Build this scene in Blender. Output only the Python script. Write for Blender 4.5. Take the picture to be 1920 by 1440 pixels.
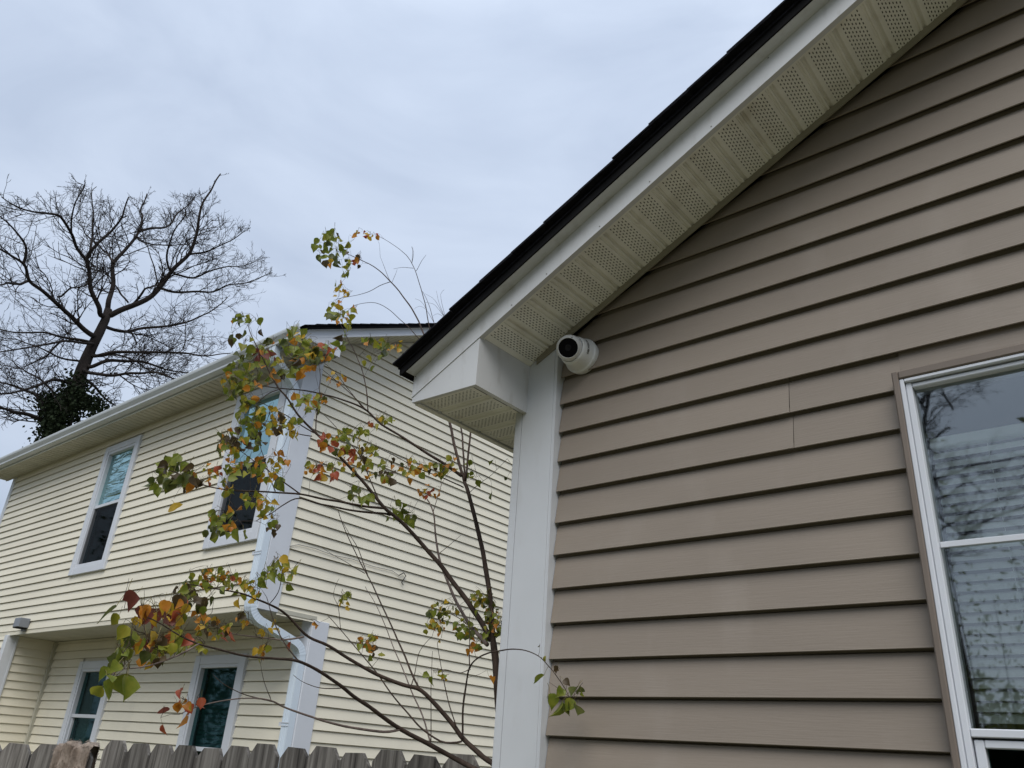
import bpy, bmesh, math, random
import numpy as np
from mathutils import Vector, Matrix, noise
S = bpy.context.scene
for o in list(bpy.data.objects): bpy.data.objects.remove(o)
C = S.collection
random.seed(7); rng = np.random.default_rng(7)
R = math.radians
H = 1.75                                   # eye height; all z below are given relative to the eye

# ------------------------------------------------------------------ camera
F_PX, PITCH, ROLL, YAW = 1495.27, R(25.505), R(4.138), R(-41.35)
def _axes():
    fw = np.array([0, math.cos(PITCH), math.sin(PITCH)]); r = np.array([1., 0, 0]); u = np.cross(r, fw)
    r2 = math.cos(ROLL)*r + math.sin(ROLL)*u; u2 = -math.sin(ROLL)*r + math.cos(ROLL)*u
    B = np.array([[math.cos(YAW), math.sin(YAW), 0], [-math.sin(YAW), math.cos(YAW), 0], [0, 0, 1.]])
    return B @ r2, B @ u2, B @ fw
CR, CU, CF = _axes()
cam_d = bpy.data.cameras.new('camera'); cam = bpy.data.objects.new('camera', cam_d); C.objects.link(cam)
cam_d.sensor_fit = 'HORIZONTAL'; cam_d.sensor_width = 36; cam_d.lens = 36*F_PX/1920
cam_d.clip_start = 0.05; cam_d.clip_end = 2000
M = Matrix.Identity(4)
for i in range(3): M[i][0], M[i][1], M[i][2] = CR[i], CU[i], -CF[i]
M[0][3], M[1][3], M[2][3] = 0, 0, H
cam.matrix_world = M; S.camera = cam
def ray(x, y):
    d = CR*(x-960) - CU*(y-720) + CF*F_PX
    return d/np.linalg.norm(d)
def hit(x, y, axis, val):                  # where the line of sight meets the plane axis = val (eye-relative)
    d = ray(x, y); return d*(val/d[axis])

# ------------------------------------------------------------------ light
SUN_EL, SUN_AZ = R(52), R(142)             # azimuth clockwise from +Y
w = bpy.data.worlds.new('World'); S.world = w; w.use_nodes = True
nt = w.node_tree; nt.nodes.clear(); N = nt.nodes.new; L = nt.links.new
out = N('ShaderNodeOutputWorld'); bg = N('ShaderNodeBackground'); bg.inputs[1].default_value = 0.1
sky = N('ShaderNodeTexSky'); sky.sky_type = 'NISHITA'; sky.sun_disc = False
sky.sun_elevation = SUN_EL; sky.sun_rotation = SUN_AZ; sky.dust_density = 3.0; sky.air_density = 1.2
tc = N('ShaderNodeTexCoord'); mp = N('ShaderNodeMapping'); mp.inputs['Scale'].default_value = (1.0, 1.0, 2.2)
mp.inputs['Rotation'].default_value = (0.2, 0.1, 0.6)
n1 = N('ShaderNodeTexNoise'); n1.inputs['Scale'].default_value = 3.2; n1.inputs['Detail'].default_value = 7; n1.inputs['Roughness'].default_value = 0.52; n1.inputs['Distortion'].default_value = 0.5
cr = N('ShaderNodeValToRGB'); cr.color_ramp.elements[0].position = 0.33; cr.color_ramp.elements[1].position = 0.66
cr.color_ramp.elements[0].color = (0.445, 0.52, 0.655, 1); cr.color_ramp.elements[1].color = (0.57, 0.65, 0.785, 1)
sep = N('ShaderNodeSeparateXYZ'); mr = N('ShaderNodeMapRange'); mr.inputs[1].default_value = 0.0; mr.inputs[2].default_value = 1.0; mr.inputs[3].default_value = 0.92; mr.inputs[4].default_value = 1.35
mul = N('ShaderNodeVectorMath'); mul.operation = 'SCALE'; mul10 = N('ShaderNodeVectorMath'); mul10.operation = 'SCALE'; mul10.inputs['Scale'].default_value = 6.15
mx = N('ShaderNodeMix'); mx.data_type = 'RGBA'; mx.inputs['Factor'].default_value = 0.93
L(tc.outputs['Generated'], mp.inputs['Vector']); L(mp.outputs[0], n1.inputs['Vector']); L(n1.outputs['Fac'], cr.inputs[0])
L(tc.outputs['Generated'], sep.inputs[0]); L(sep.outputs['Z'], mr.inputs[0]); L(cr.outputs[0], mul.inputs[0]); L(mr.outputs[0], mul.inputs['Scale'])
L(mul.outputs[0], mul10.inputs[0]); L(sky.outputs[0], mx.inputs['A']); L(mul10.outputs[0], mx.inputs['B'])
L(mx.outputs['Result'], bg.inputs[0]); L(bg.outputs[0], out.inputs[0])
sd = bpy.data.lights.new('sun', 'SUN'); sd.energy = 1.5; sd.angle = R(42); sd.color = (1, 0.97, 0.92)
sun = bpy.data.objects.new('sun', sd); C.objects.link(sun)
sdir = Vector((math.sin(SUN_AZ)*math.cos(SUN_EL), math.cos(SUN_AZ)*math.cos(SUN_EL), math.sin(SUN_EL)))
sun.rotation_euler = sdir.to_track_quat('Z', 'Y').to_euler(); sun.location = (0, 0, 30)
vs = S.view_settings; vs.view_transform = 'Standard'; vs.look = 'None'; vs.exposure = 0.76; vs.gamma = 1; vs.use_curve_mapping = False
S.render.engine = 'CYCLES'; S.cycles.max_bounces = 8; S.cycles.diffuse_bounces = 4; S.cycles.transparent_max_bounces = 12

# ------------------------------------------------------------------ materials
def mat(name, col, rough=0.6, spec=0.4, var=0.0, vscale=3.0, stretch=(1, 1, 1), bump=0.0, bscale=60, bstretch=(1, 1, 1), col2=None, metal=0, dirt=0.0, dirt_scale=9, dirtcol=(0.1, 0.09, 0.07), objvar=0.0):
    m = bpy.data.materials.new(name); m.use_nodes = True; t = m.node_tree; b = t.nodes['Principled BSDF']
    b.inputs['Roughness'].default_value = rough; b.inputs['Specular IOR Level'].default_value = spec; b.inputs['Metallic'].default_value = metal
    b.inputs['Base Color'].default_value = (*col, 1)
    n, l = t.nodes.new, t.links.new
    g = n('ShaderNodeNewGeometry'); last = None
    def nz(scale, st, detail=5):
        mpn = n('ShaderNodeMapping'); mpn.inputs['Scale'].default_value = st; l(g.outputs['Position'], mpn.inputs['Vector'])
        q = n('ShaderNodeTexNoise'); q.inputs['Scale'].default_value = scale; q.inputs['Detail'].default_value = detail; l(mpn.outputs[0], q.inputs['Vector']); return q
    if var > 0:
        q = nz(vscale, stretch); r = n('ShaderNodeValToRGB'); r.color_ramp.elements[0].position = 0.3; r.color_ramp.elements[1].position = 0.7
        c2 = col2 or tuple(min(1, c*(1+var)) for c in col); c1 = col if col2 else tuple(c*(1-var) for c in col)
        r.color_ramp.elements[0].color = (*c1, 1); r.color_ramp.elements[1].color = (*c2, 1)
        l(q.outputs['Fac'], r.inputs[0]); last = r.outputs[0]
    if dirt > 0:
        q = nz(dirt_scale, (1, 1, 0.35), 8); r = n('ShaderNodeMapRange'); r.inputs[1].default_value = 0.56; r.inputs[2].default_value = 0.78; r.inputs[4].default_value = dirt
        l(q.outputs['Fac'], r.inputs[0]); x = n('ShaderNodeMix'); x.data_type = 'RGBA'; l(r.outputs[0], x.inputs['Factor'])
        if last: l(last, x.inputs['A'])
        else: x.inputs['A'].default_value = (*col, 1)
        x.inputs['B'].default_value = (*dirtcol, 1); last = x.outputs['Result']
    if objvar > 0 and last:
        oi = n('ShaderNodeObjectInfo'); q = n('ShaderNodeMapRange'); q.inputs[3].default_value = 1-objvar; q.inputs[4].default_value = 1+objvar; l(oi.outputs['Random'], q.inputs[0])
        hs = n('ShaderNodeHueSaturation'); l(q.outputs[0], hs.inputs['Value']); l(last, hs.inputs['Color']); last = hs.outputs[0]
    if last: l(last, b.inputs['Base Color'])
    if bump > 0:
        q = nz(bscale, bstretch, 4); bp = n('ShaderNodeBump'); bp.inputs['Strength'].default_value = bump; bp.inputs['Distance'].default_value = 0.002
        l(q.outputs['Fac'], bp.inputs['Height']); l(bp.outputs[0], b.inputs['Normal'])
    return m
TAN = (0.240, 0.202, 0.164)
m_tan = mat('tan_vinyl', TAN, 0.52, 0.38, 0.09, 2.2, (0.5, 1, 1.6), bump=0.24, bscale=240, bstretch=(0.06, 1, 1), dirt=0.5, dirt_scale=5.5, dirtcol=(0.30, 0.262, 0.225), objvar=0.06)
m_tan_trim = mat('tan_trim', (0.165, 0.135, 0.112), 0.5, 0.4, 0.06, 8)
m_cream = mat('cream_vinyl', (0.73, 0.685, 0.56), 0.55, 0.3, 0.035, 0.9, (1, 1, 2), bump=0.2, bscale=200, bstretch=(0.08, 0.08, 1), dirt=0.35, dirt_scale=2.2, dirtcol=(0.56, 0.53, 0.44), objvar=0.045)
m_white = mat('white_vinyl', (0.57, 0.59, 0.615), 0.45, 0.4, 0.03, 5, bump=0.12, bscale=120, bstretch=(1, 1, 0.05), dirt=0.22, dirt_scale=14, dirtcol=(0.36, 0.34, 0.31))
m_fascia = mat('white_aluminium', (0.56, 0.57, 0.575), 0.42, 0.45, 0.04, 3, dirt=0.5, dirt_scale=26, dirtcol=(0.35, 0.34, 0.31))
m_fasc_n = mat('white_trim', (0.59, 0.615, 0.66), 0.45, 0.4, 0.03, 4)
m_gutter = mat('gutter_paint', (0.50, 0.53, 0.54), 0.4, 0.45, 0.05, 1.5, dirt=0.2, dirt_scale=5, dirtcol=(0.3, 0.3, 0.28))
m_spout = mat('spout_paint', (0.60, 0.68, 0.76), 0.4, 0.45, 0.03, 3)
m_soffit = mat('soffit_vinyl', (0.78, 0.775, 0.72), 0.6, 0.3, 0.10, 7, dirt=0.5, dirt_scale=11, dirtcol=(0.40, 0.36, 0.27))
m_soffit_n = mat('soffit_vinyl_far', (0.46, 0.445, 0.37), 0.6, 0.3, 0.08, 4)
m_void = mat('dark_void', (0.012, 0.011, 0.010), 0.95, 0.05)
m_black = mat('drip_metal', (0.008, 0.008, 0.009), 0.85, 0.12, 0.3, 8)
m_shingle = mat('asphalt_shingle', (0.010, 0.010, 0.013), 0.95, 0.08, 0.5, 60, bump=0.6, bscale=500)
m_chan = mat('shaded_channel', (0.24, 0.22, 0.165), 0.6, 0.3, 0.1, 9)  # shade under the soffit is put into this dark olive base colour
m_nail = mat('nail_head', (0.16, 0.15, 0.14), 0.6)
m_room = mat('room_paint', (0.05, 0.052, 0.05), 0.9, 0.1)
m_blind = mat('blind_slat', (0.88, 0.91, 0.86), 0.5, 0.3)
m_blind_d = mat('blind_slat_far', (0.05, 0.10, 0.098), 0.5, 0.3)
m_camw = mat('camera_shell', (0.70, 0.71, 0.71), 0.35, 0.5, 0.03, 30)
m_camb = mat('camera_glass', (0.003, 0.003, 0.004), 0.3, 0.08)
m_caml = mat('camera_lens', (0.010, 0.010, 0.012), 0.4, 0.15)
m_ink = mat('logo_ink', (0.03, 0.03, 0.03), 0.6)
m_fence = mat('weathered_wood', (0.085, 0.078, 0.072), 0.85, 0.15, 0.0)
m_bark = mat('sapling_bark', (0.055, 0.039, 0.031), 0.85, 0.15, 0.35, 60, (1, 1, 0.3), bump=0.5, bscale=200)
m_bark2 = mat('sapling_bark_grey', (0.16, 0.125, 0.11), 0.85, 0.15, 0.3, 60, (1, 1, 0.3), bump=0.4, bscale=200)
m_bark_old = mat('old_bark', (0.030, 0.025, 0.023), 0.95, 0.1, 0.45, 5, (1, 1, 0.3), bump=0.6, bscale=30)
m_ivy = mat('ivy_leaf', (0.013, 0.020, 0.009), 0.8, 0.1, 0.5, 8)
m_ground = mat('dormant_lawn', (0.15, 0.14, 0.085), 0.95, 0.1, 0.3, 1.2)
m_wire = mat('grey_cable', (0.25, 0.25, 0.25), 0.6)
m_box = mat('grey_metal_box', (0.20, 0.215, 0.24), 0.45, 0.5)
def wood_material():
    m = m_fence; t = m.node_tree; b = t.nodes['Principled BSDF']; n, l = t.nodes.new, t.links.new
    oi = n('ShaderNodeObjectInfo'); tcx = n('ShaderNodeTexCoord'); mpn = n('ShaderNodeMapping'); mpn.inputs['Scale'].default_value = (55, 20, 2.2)
    ad = n('ShaderNodeVectorMath'); ad.operation = 'ADD'; sc = n('ShaderNodeMath'); sc.operation = 'MULTIPLY'; sc.inputs[1].default_value = 37
    l(oi.outputs['Random'], sc.inputs[0]); l(tcx.outputs['Object'], mpn.inputs['Vector']); l(mpn.outputs[0], ad.inputs[0]); l(sc.outputs[0], ad.inputs[1])
    q = n('ShaderNodeTexNoise'); q.inputs['Scale'].default_value = 1.0; q.inputs['Detail'].default_value = 7; q.inputs['Roughness'].default_value = 0.65; l(ad.outputs[0], q.inputs['Vector'])
    r = n('ShaderNodeValToRGB'); e = r.color_ramp.elements; e[0].position = 0.32; e[0].color = (0.045, 0.041, 0.038, 1); e[1].position = 0.68; e[1].color = (0.26, 0.245, 0.225, 1)
    k = e.new(0.5); k.color = (0.145, 0.134, 0.122, 1)
    l(q.outputs['Fac'], r.inputs[0])
    hs = n('ShaderNodeHueSaturation'); mr2 = n('ShaderNodeMapRange'); mr2.inputs[3].default_value = 0.65; mr2.inputs[4].default_value = 1.3
    l(oi.outputs['Random'], mr2.inputs[0]); l(mr2.outputs[0], hs.inputs['Value']); l(r.outputs[0], hs.inputs['Color']); l(hs.outputs[0], b.inputs['Base Color'])
    bp = n('ShaderNodeBump'); bp.inputs['Strength'].default_value = 0.7; bp.inputs['Distance'].default_value = 0.003; l(q.outputs['Fac'], bp.inputs['Height']); l(bp.outputs[0], b.inputs['Normal'])
wood_material()
def glass(name, tint=(1, 1, 1), refl=(0.9, 0.95, 0.95), base=0.05, power=1.0, wave=0.0, thru=(0.8, 0.85, 0.83), rough=0.03):
    m = bpy.data.materials.new(name); m.use_nodes = True; t = m.node_tree; t.nodes.clear(); n, l = t.nodes.new, t.links.new
    o = n('ShaderNodeOutputMaterial'); tr = n('ShaderNodeBsdfTransparent'); tr.inputs[0].default_value = (*thru, 1)
    gl = n('ShaderNodeBsdfGlossy'); gl.inputs['Color'].default_value = (*refl, 1); gl.inputs['Roughness'].default_value = rough
    fr = n('ShaderNodeFresnel'); fr.inputs['IOR'].default_value = 1.5
    ma = n('ShaderNodeMath'); ma.operation = 'MULTIPLY_ADD'; ma.inputs[1].default_value = power; ma.inputs[2].default_value = base; ma.use_clamp = True
    mi = n('ShaderNodeMixShader'); l(fr.outputs[0], ma.inputs[0]); l(ma.outputs[0], mi.inputs[0]); l(tr.outputs[0], mi.inputs[1]); l(gl.outputs[0], mi.inputs[2]); l(mi.outputs[0], o.inputs[0])
    if wave > 0:
        g = n('ShaderNodeNewGeometry'); mpn = n('ShaderNodeMapping'); mpn.inputs['Scale'].default_value = (1.6, 1, 9.0); q = n('ShaderNodeTexNoise')
        q.inputs['Scale'].default_value = 1.3; q.inputs['Detail'].default_value = 1.5; q.inputs['Distortion'].default_value = 1.4
        l(g.outputs['Position'], mpn.inputs[0]); l(mpn.outputs[0], q.inputs['Vector'])
        bp = n('ShaderNodeBump'); bp.inputs['Strength'].default_value = wave; bp.inputs['Distance'].default_value = 0.05; l(q.outputs['Fac'], bp.inputs['Height']); l(bp.outputs[0], gl.inputs['Normal'])
    return m
m_glass = glass('window_glass', rough=0.022, base=0.17, power=2.0, thru=(0.92, 0.95, 0.93))
m_glass_teal = glass('low_e_glass', refl=(0.50, 0.74, 0.76), base=0.55, power=1.0, thru=(0.35, 0.5, 0.5))
m_glass_wavy = glass('warped_low_e_glass', refl=(0.50, 0.74, 0.76), base=0.58, power=1.0, wave=0.55, thru=(0.3, 0.45, 0.45))
m_glass_dark = glass('dark_glass', refl=(0.7, 0.85, 0.88), base=0.0, power=0.14, thru=(0.55, 0.68, 0.68))
m_screen = glass('insect_screen', refl=(0.05, 0.05, 0.05), base=0.45, power=0.2, thru=(0.8, 0.8, 0.8))

# ------------------------------------------------------------------ builders
OFF = {}
def tag(o, label=None, cat=None, group=None, kind=None):
    if label: o['label'] = label
    if cat: o['category'] = cat
    if group: o['group'] = group
    if kind: o['kind'] = kind
    return o
def thing(name, loc, label, cat, group=None):            # loc eye-relative
    o = bpy.data.objects.new(name, None); C.objects.link(o); o.empty_display_size = 0.2
    o.location = (loc[0], loc[1], loc[2]+H); OFF[o.name] = np.array(loc, float); return tag(o, label, cat, group)
def build(name, V, Fc, m, parent=None, smooth=False, loc=None):
    V = np.asarray(V, float).reshape(-1, 3)
    off = OFF[parent.name] if parent is not None else (np.array(loc, float) if loc is not None else np.array([0, 0, -H]))
    me = bpy.data.meshes.new(name); me.from_pydata((V-off).tolist(), [], [list(f) for f in Fc]); me.update()
    ms = m if isinstance(m, (list, tuple)) else [m]
    for x in ms: me.materials.append(x)
    if smooth: me.polygons.foreach_set('use_smooth', [True]*len(me.polygons))
    o = bpy.data.objects.new(name, me); C.objects.link(o); OFF[o.name] = off
    if parent is not None: o.parent = parent
    else: o.location = (off[0], off[1], off[2]+H)
    return o
class MB:
    def __init__(s): s.V = []; s.F = []
    def add(s, V, F):
        b = len(s.V); s.V += [tuple(v) for v in V]; s.F += [tuple(i+b for i in f) for f in F]; return s
    def box(s, x0, x1, y0, y1, z0, z1):
        V = [(x, y, z) for z in (z0, z1) for y in (y0, y1) for x in (x0, x1)]
        return s.add(V, [(0, 2, 3, 1), (4, 5, 7, 6), (0, 1, 5, 4), (2, 6, 7, 3), (0, 4, 6, 2), (1, 3, 7, 5)])
    def bev(s, x0, x1, y0, y1, z0, z1, b=0.003):          # box with chamfered edges
        bm = bmesh.new(); bmesh.ops.create_cube(bm, size=1)
        for v in bm.verts: v.co = Vector(((x0+x1)/2+v.co.x*(x1-x0), (y0+y1)/2+v.co.y*(y1-y0), (z0+z1)/2+v.co.z*(z1-z0)))
        bmesh.ops.bevel(bm, geom=list(bm.edges), offset=b, segments=1, affect='EDGES')
        bm.verts.index_update(); s.add([tuple(v.co) for v in bm.verts], [[v.index for v in f.verts] for f in bm.faces]); bm.free(); return s
    def prism(s, poly, d):                                # poly: planar loop of 3D points, extruded by vector d
        n = len(poly); P = [np.array(p, float) for p in poly]; Q = [p+np.array(d, float) for p in P]
        return s.add(P+Q, [tuple(range(n)), tuple(reversed(range(n, 2*n)))]+[(i, (i+1) % n, n+(i+1) % n, n+i) for i in range(n)])
    def quad(s, a, b, c, d): return s.add([a, b, c, d], [(0, 1, 2, 3)])
    def tube(s, pts, rad, k=6, cap=True):
        P = np.asarray(pts, float); n = len(P); rad = np.broadcast_to(np.asarray(rad, float), (n,))
        T = np.gradient(P, axis=0); T /= np.linalg.norm(T, axis=1)[:, None]+1e-12
        ref = np.array([0.3, 0.2, 1.0]) if abs(T[:, 2]).mean() < 0.8 else np.array([1., 0.1, 0])
        A = np.cross(T, ref); A /= np.linalg.norm(A, axis=1)[:, None]+1e-12; B = np.cross(T, A)
        th = np.arange(k)*2*np.pi/k; b = len(s.V)
        ring = P[:, None, :]+rad[:, None, None]*(np.cos(th)[None, :, None]*A[:, None, :]+np.sin(th)[None, :, None]*B[:, None, :])
        s.V += [tuple(v) for v in ring.reshape(-1, 3)]
        for i in range(n-1):
            for j in range(k): s.F.append((b+i*k+j, b+i*k+(j+1) % k, b+(i+1)*k+(j+1) % k, b+(i+1)*k+j))
        if cap: s.F.append(tuple(b+j for j in reversed(range(k)))); s.F.append(tuple(b+(n-1)*k+j for j in range(k)))
        return s
    def build(s, name, m, parent=None, **k): return build(name, s.V, s.F, m, parent, **k)

E4 = 0.1016
def board(parent, m, O, a, n, zb, s0, s1, e=E4, rake0=None, rake1=None, zmax=None, nose=0.0175):
    """one lap of vinyl siding. O: a point of the backing plane; a: along; n: outward. rake0/1: functions z -> end position."""
    O, a, n = (np.array(q, float) for q in (O, a, n)); top = zb+e+0.012
    if zmax is not None: top = min(top, zmax)
    if top-zb < 0.008: return None
    fr = (top-zb)/(e+0.012)
    up_ = [(-0.006, top), (-0.006, zb+e-0.002), (0.0012, zb+e-0.0062)] if fr > 0.999 else [(0.0015+(1-fr)*0.0105, top)]
    prof = up_+[(nose-0.0006, zb+0.0035), (nose, zb+0.0015), (nose-0.0012, zb), (nose-0.0042, zb+0.0004), (nose-0.0050, zb+0.016), (0.0022, zb+0.020)]
    L0 = max(0.02, s1-s0); k = max(1, min(10, int(L0/0.45))); V = []; Fc = []
    ph = random.random()*100
    for i in range(k+1):
        t = i/k
        for (o_, z) in prof:
            a0 = s0 if rake0 is None else max(s0, rake0(z)); a1 = s1 if rake1 is None else min(s1, rake1(z))
            if a1 < a0: a1 = a0
            s = a0+(a1-a0)*t
            w1 = noise.noise(Vector((s*1.1, ph, 0)))*0.0009; w2 = noise.noise(Vector((s*0.9, ph, 5)))*0.0011
            p = O+a*s+n*(o_+w1); V.append((p[0], p[1], z+w2))
    q = len(prof)
    flip = np.dot(np.cross(a, [0, 0, 1]), n) < 0
    for i in range(k):
        for j in range(q-1):
            f = (i*q+j, i*q+j+1, (i+1)*q+j+1, (i+1)*q+j); Fc.append(f if not flip else f[::-1])
    return build('siding_board', V, Fc, m, parent)

def soffit_sheet(parent, m, O, sd_, td, up, s0, s1, t0, t1, holes=True, pitch=0.104, name='soffit_panel'):
    """ribbed (and perforated) soffit panel: runs along sd_, spans td, room side is -up"""
    O, sd_, td, up = (np.array(q, float) for q in (O, sd_, td, up)); mb = MB()
    P = lambda s, t, h=0: O+sd_*s+td*t+up*h
    nsec = int(round((s1-s0)/pitch)); W = t1-t0
    for k in range(nsec):
        b = s0+k*pitch
        # groove profile beside the perforated band
        band = (0.020, 0.078)
        pr = [(0, 0.008), (0.004, 0.008), (0.007, 0.0), (0.014, 0.0), (0.016, 0.0025), (band[0], 0.0025) if not holes else (band[0], 0.0)]
        pr = [(0.0, 0.009), (0.005, 0.009), (0.009, 0.0), (band[0], 0.0)]
        pr2 = [(band[1], 0.0), (0.085, 0.0), (0.0875, 0.004), (0.0925, 0.004), (0.095, 0.0), (0.100, 0.0), (0.104, 0.009)]
        for seq in (pr, pr2):
            for (u0, h0), (u1, h1) in zip(seq[:-1], seq[1:]):
                mb.quad(P(b+u0, t0, h0), P(b+u0, t1, h0), P(b+u1, t1, h1), P(b+u1, t0, h1))
        if not holes:
            mb.quad(P(b+band[0], t0), P(b+band[0], t1), P(b+band[1], t1), P(b+band[1], t0)); continue
        nc = 7; cw = (band[1]-band[0])/nc; rl = 0.0165; m0 = 0.012
        for c in range(nc):
            u0 = b+band[0]+c*cw; u1 = u0+cw; off = m0+(rl/2 if c % 2 else 0); nr = int((W-off-0.008)/rl)
            e0 = t0+off; e1 = e0+nr*rl
            mb.quad(P(u0, t0), P(u0, e0), P(u1, e0), P(u1, t0)); mb.quad(P(u0, e1), P(u0, t1), P(u1, t1), P(u1, e1))
            for r_ in range(nr):
                a0 = e0+r_*rl; a1 = a0+rl; hx0, hx1 = u0+cw*0.33, u1-cw*0.33; hy0, hy1 = a0+rl*0.26, a1-rl*0.26
                o_ = [P(u0, a0), P(u0, a1), P(u1, a1), P(u1, a0)]; i_ = [P(hx0, hy0), P(hx0, hy1), P(hx1, hy1), P(hx1, hy0)]
                mb.add(o_+i_, [(0, 1, 5, 4), (1, 2, 6, 5), (2, 3, 7, 6), (3, 0, 4, 7)])
    return mb.build(name, m, parent)

def window_unit(root, x0, x1, z0, z1, Y, rail, upper, lower, casing=0.095, screen=False, raised=False, name='window'):
    """double-hung window in a wall facing -Y; wall nose plane Y"""
    mb = MB(); c = casing; t = 0.028
    for (a0, a1, b0, b1) in ((x0, x0+c, z0, z1), (x1-c, x1, z0, z1), (x0+c+0.001, x1-c-0.001, z1-c*0.9, z1), (x0+c+0.001, x1-c-0.001, z0, z0+c*0.95)):
        mb.bev(a0, a1, Y-t+(0.004 if (a1-a0) > 0.2 else 0), Y+0.02, b0, b1, 0.004)
    win = mb.build(name, m_fasc_n, root)
    f = MB(); q = 0.035; xi0, xi1, zi0, zi1 = x0+c, x1-c, z0+c*0.95, z1-c*0.9
    for (a0, a1, b0, b1) in ((xi0, xi0+q, zi0, zi1), (xi1-q, xi1, zi0, zi1), (xi0+q+.001, xi1-q-.001, zi1-q, zi1), (xi0+q+.001, xi1-q-.001, zi0, zi0+q)):
        f.bev(a0, a1, Y-0.018, Y+0.07, b0, b1, 0.003)
    f.build('frame', m_fasc_n, win)
    r = MB(); r.bev(xi0+q, xi1-q, Y-0.004, Y+0.03, rail-0.02, rail+0.02, 0.003); r.build('meeting_rail', m_fasc_n, win)
    for sx in (xi0+q, xi1-q-0.018):
        s = MB(); s.bev(sx, sx+0.018, Y+0.012, Y+0.04, zi0+q, rail-0.021, 0.002); s.build('sash_stile', m_fasc_n, win)
    g = MB(); g.box(xi0+q, xi1-q, Y+0.030, Y+0.033, rail+0.02, zi1-q); g.build('pane', upper, win)
    g = MB(); g.box(xi0+q+0.018, xi1-q-0.018, Y+0.040, Y+0.043, zi0+q, rail-0.02); g.build('pane', lower, win)
    if screen:
        g = MB(); g.quad((xi0+q, Y+0.008, zi0+q), (xi1-q, Y+0.008, zi0+q), (xi1-q, Y+0.008, rail-0.02), (xi0+q, Y+0.008, rail-0.02)); g.build('insect_screen', m_screen, win)
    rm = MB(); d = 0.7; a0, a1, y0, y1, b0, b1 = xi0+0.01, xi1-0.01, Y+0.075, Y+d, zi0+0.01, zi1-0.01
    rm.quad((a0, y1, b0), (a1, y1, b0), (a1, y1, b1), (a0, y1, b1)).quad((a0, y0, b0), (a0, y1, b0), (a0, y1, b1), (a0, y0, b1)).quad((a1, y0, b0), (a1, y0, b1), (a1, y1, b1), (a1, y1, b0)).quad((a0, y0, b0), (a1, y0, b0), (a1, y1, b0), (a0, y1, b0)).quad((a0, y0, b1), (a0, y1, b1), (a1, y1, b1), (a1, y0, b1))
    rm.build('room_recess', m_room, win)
    return win

# ------------------------------------------------------------------ ground
gv = [(-400, -400, -H), (400, -400, -H), (400, 400, -H), (-400, 400, -H)]
tag(build('ground', gv, [(0, 1, 2, 3)], m_ground), kind='structure')

# ================================================================== TAN HOUSE
YB = 1.9545; XC = -1.660; XAP = 1.83; XR = 2*XAP-XC; SL = 0.5; YF = 1.650
zf = lambda x: 1.260+SL*(min(x, 2*XAP-x)+1.6095)            # lower edge of the rake fascia
inv = lambda z: -1.6095+(z-1.260)/SL
GND = -H
tan = thing('tan_house', (XC, YB, GND), 'single-storey tan sided house with white corner trim and dark roof rake', 'house')
WX0, WX1, WZ0, WZ1 = -0.444, 0.50, -0.80, 0.926            # window hole incl. casing
b = MB(); y = YB+0.012; zt = lambda x: zf(x)+0.03
def wallpoly(mb, pts): mb.add([(p[0], y, p[1]) for p in pts], [tuple(range(len(pts)))])
wallpoly(b, [(XC+0.02, GND), (WX0+0.02, GND), (WX0+0.02, zt(WX0+0.02)), (XC+0.02, zt(XC+0.02))])
wallpoly(b, [(WX1-0.02, GND), (XR-0.02, GND), (XR-0.02, zt(XR-0.02)), (XAP, zt(XAP)), (WX1-0.02, zt(WX1-0.02))])
wallpoly(b, [(WX0+0.02, GND), (WX1-0.02, GND), (WX1-0.02, WZ0+0.02), (WX0+0.02, WZ0+0.02)])
wallpoly(b, [(WX0+0.02, WZ1-0.02), (WX1-0.02, WZ1-0.02), (WX1-0.02, zt(WX1-0.02)), (WX0+0.02, zt(WX0+0.02))])
gable = b.build('gable_wall', m_tan_trim, tan)
PX1 = -1.487
k = -17
while True:
    zb = 0.0817+E4*k
    if zb > zf(XAP)-0.02: break
    r0 = (lambda z: inv(z)-0.03); r1 = (lambda z: 2*XAP-inv(z)+0.03)
    segs = []
    if zb+E4 > WZ0 and zb < WZ1-0.002:
        segs = [(PX1+0.002, WX0+0.012, None), (WX1-0.012, XR-0.17, None)]
        zmx = None
        if zb+E4 > WZ1: segs = [(PX1+0.002, WX0+0.012, None), (WX1-0.012, XR-0.17, None)]
    else: segs = [(PX1+0.002, XR-0.17, None)]
    for (s0, s1, _) in segs:
        seam = -0.716
        if k in (7, 8) and s0 < seam < s1:
            board(gable, m_tan, (0, YB, 0), (1, 0, 0), (0, -1, 0), zb, s0, seam+(0.003 if k == 7 else 0), rake0=r0, nose=0.0178)
            board(gable, m_tan, (0, YB, 0), (1, 0, 0), (0, -1, 0), zb, seam+(0.004 if k == 7 else 0.001), s1, rake1=r1, nose=0.0158)
        else: board(gable, m_tan, (0, YB, 0), (1, 0, 0), (0, -1, 0), zb, s0, s1, rake0=r0, rake1=r1)
    if zb < WZ1-0.002 < zb+E4:       # strip above the window head
        zb2 = zb
        V = [(WX0+0.012, YB-0.0075, WZ1-0.004), (WX1-0.012, YB-0.0075, WZ1-0.004), (WX1-0.012, YB-0.0025, zb+E4+0.007), (WX0+0.012, YB-0.0025, zb+E4+0.007)]
        build('siding_board', V, [(0, 1, 2, 3)], m_tan, gable)
    k += 1
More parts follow.
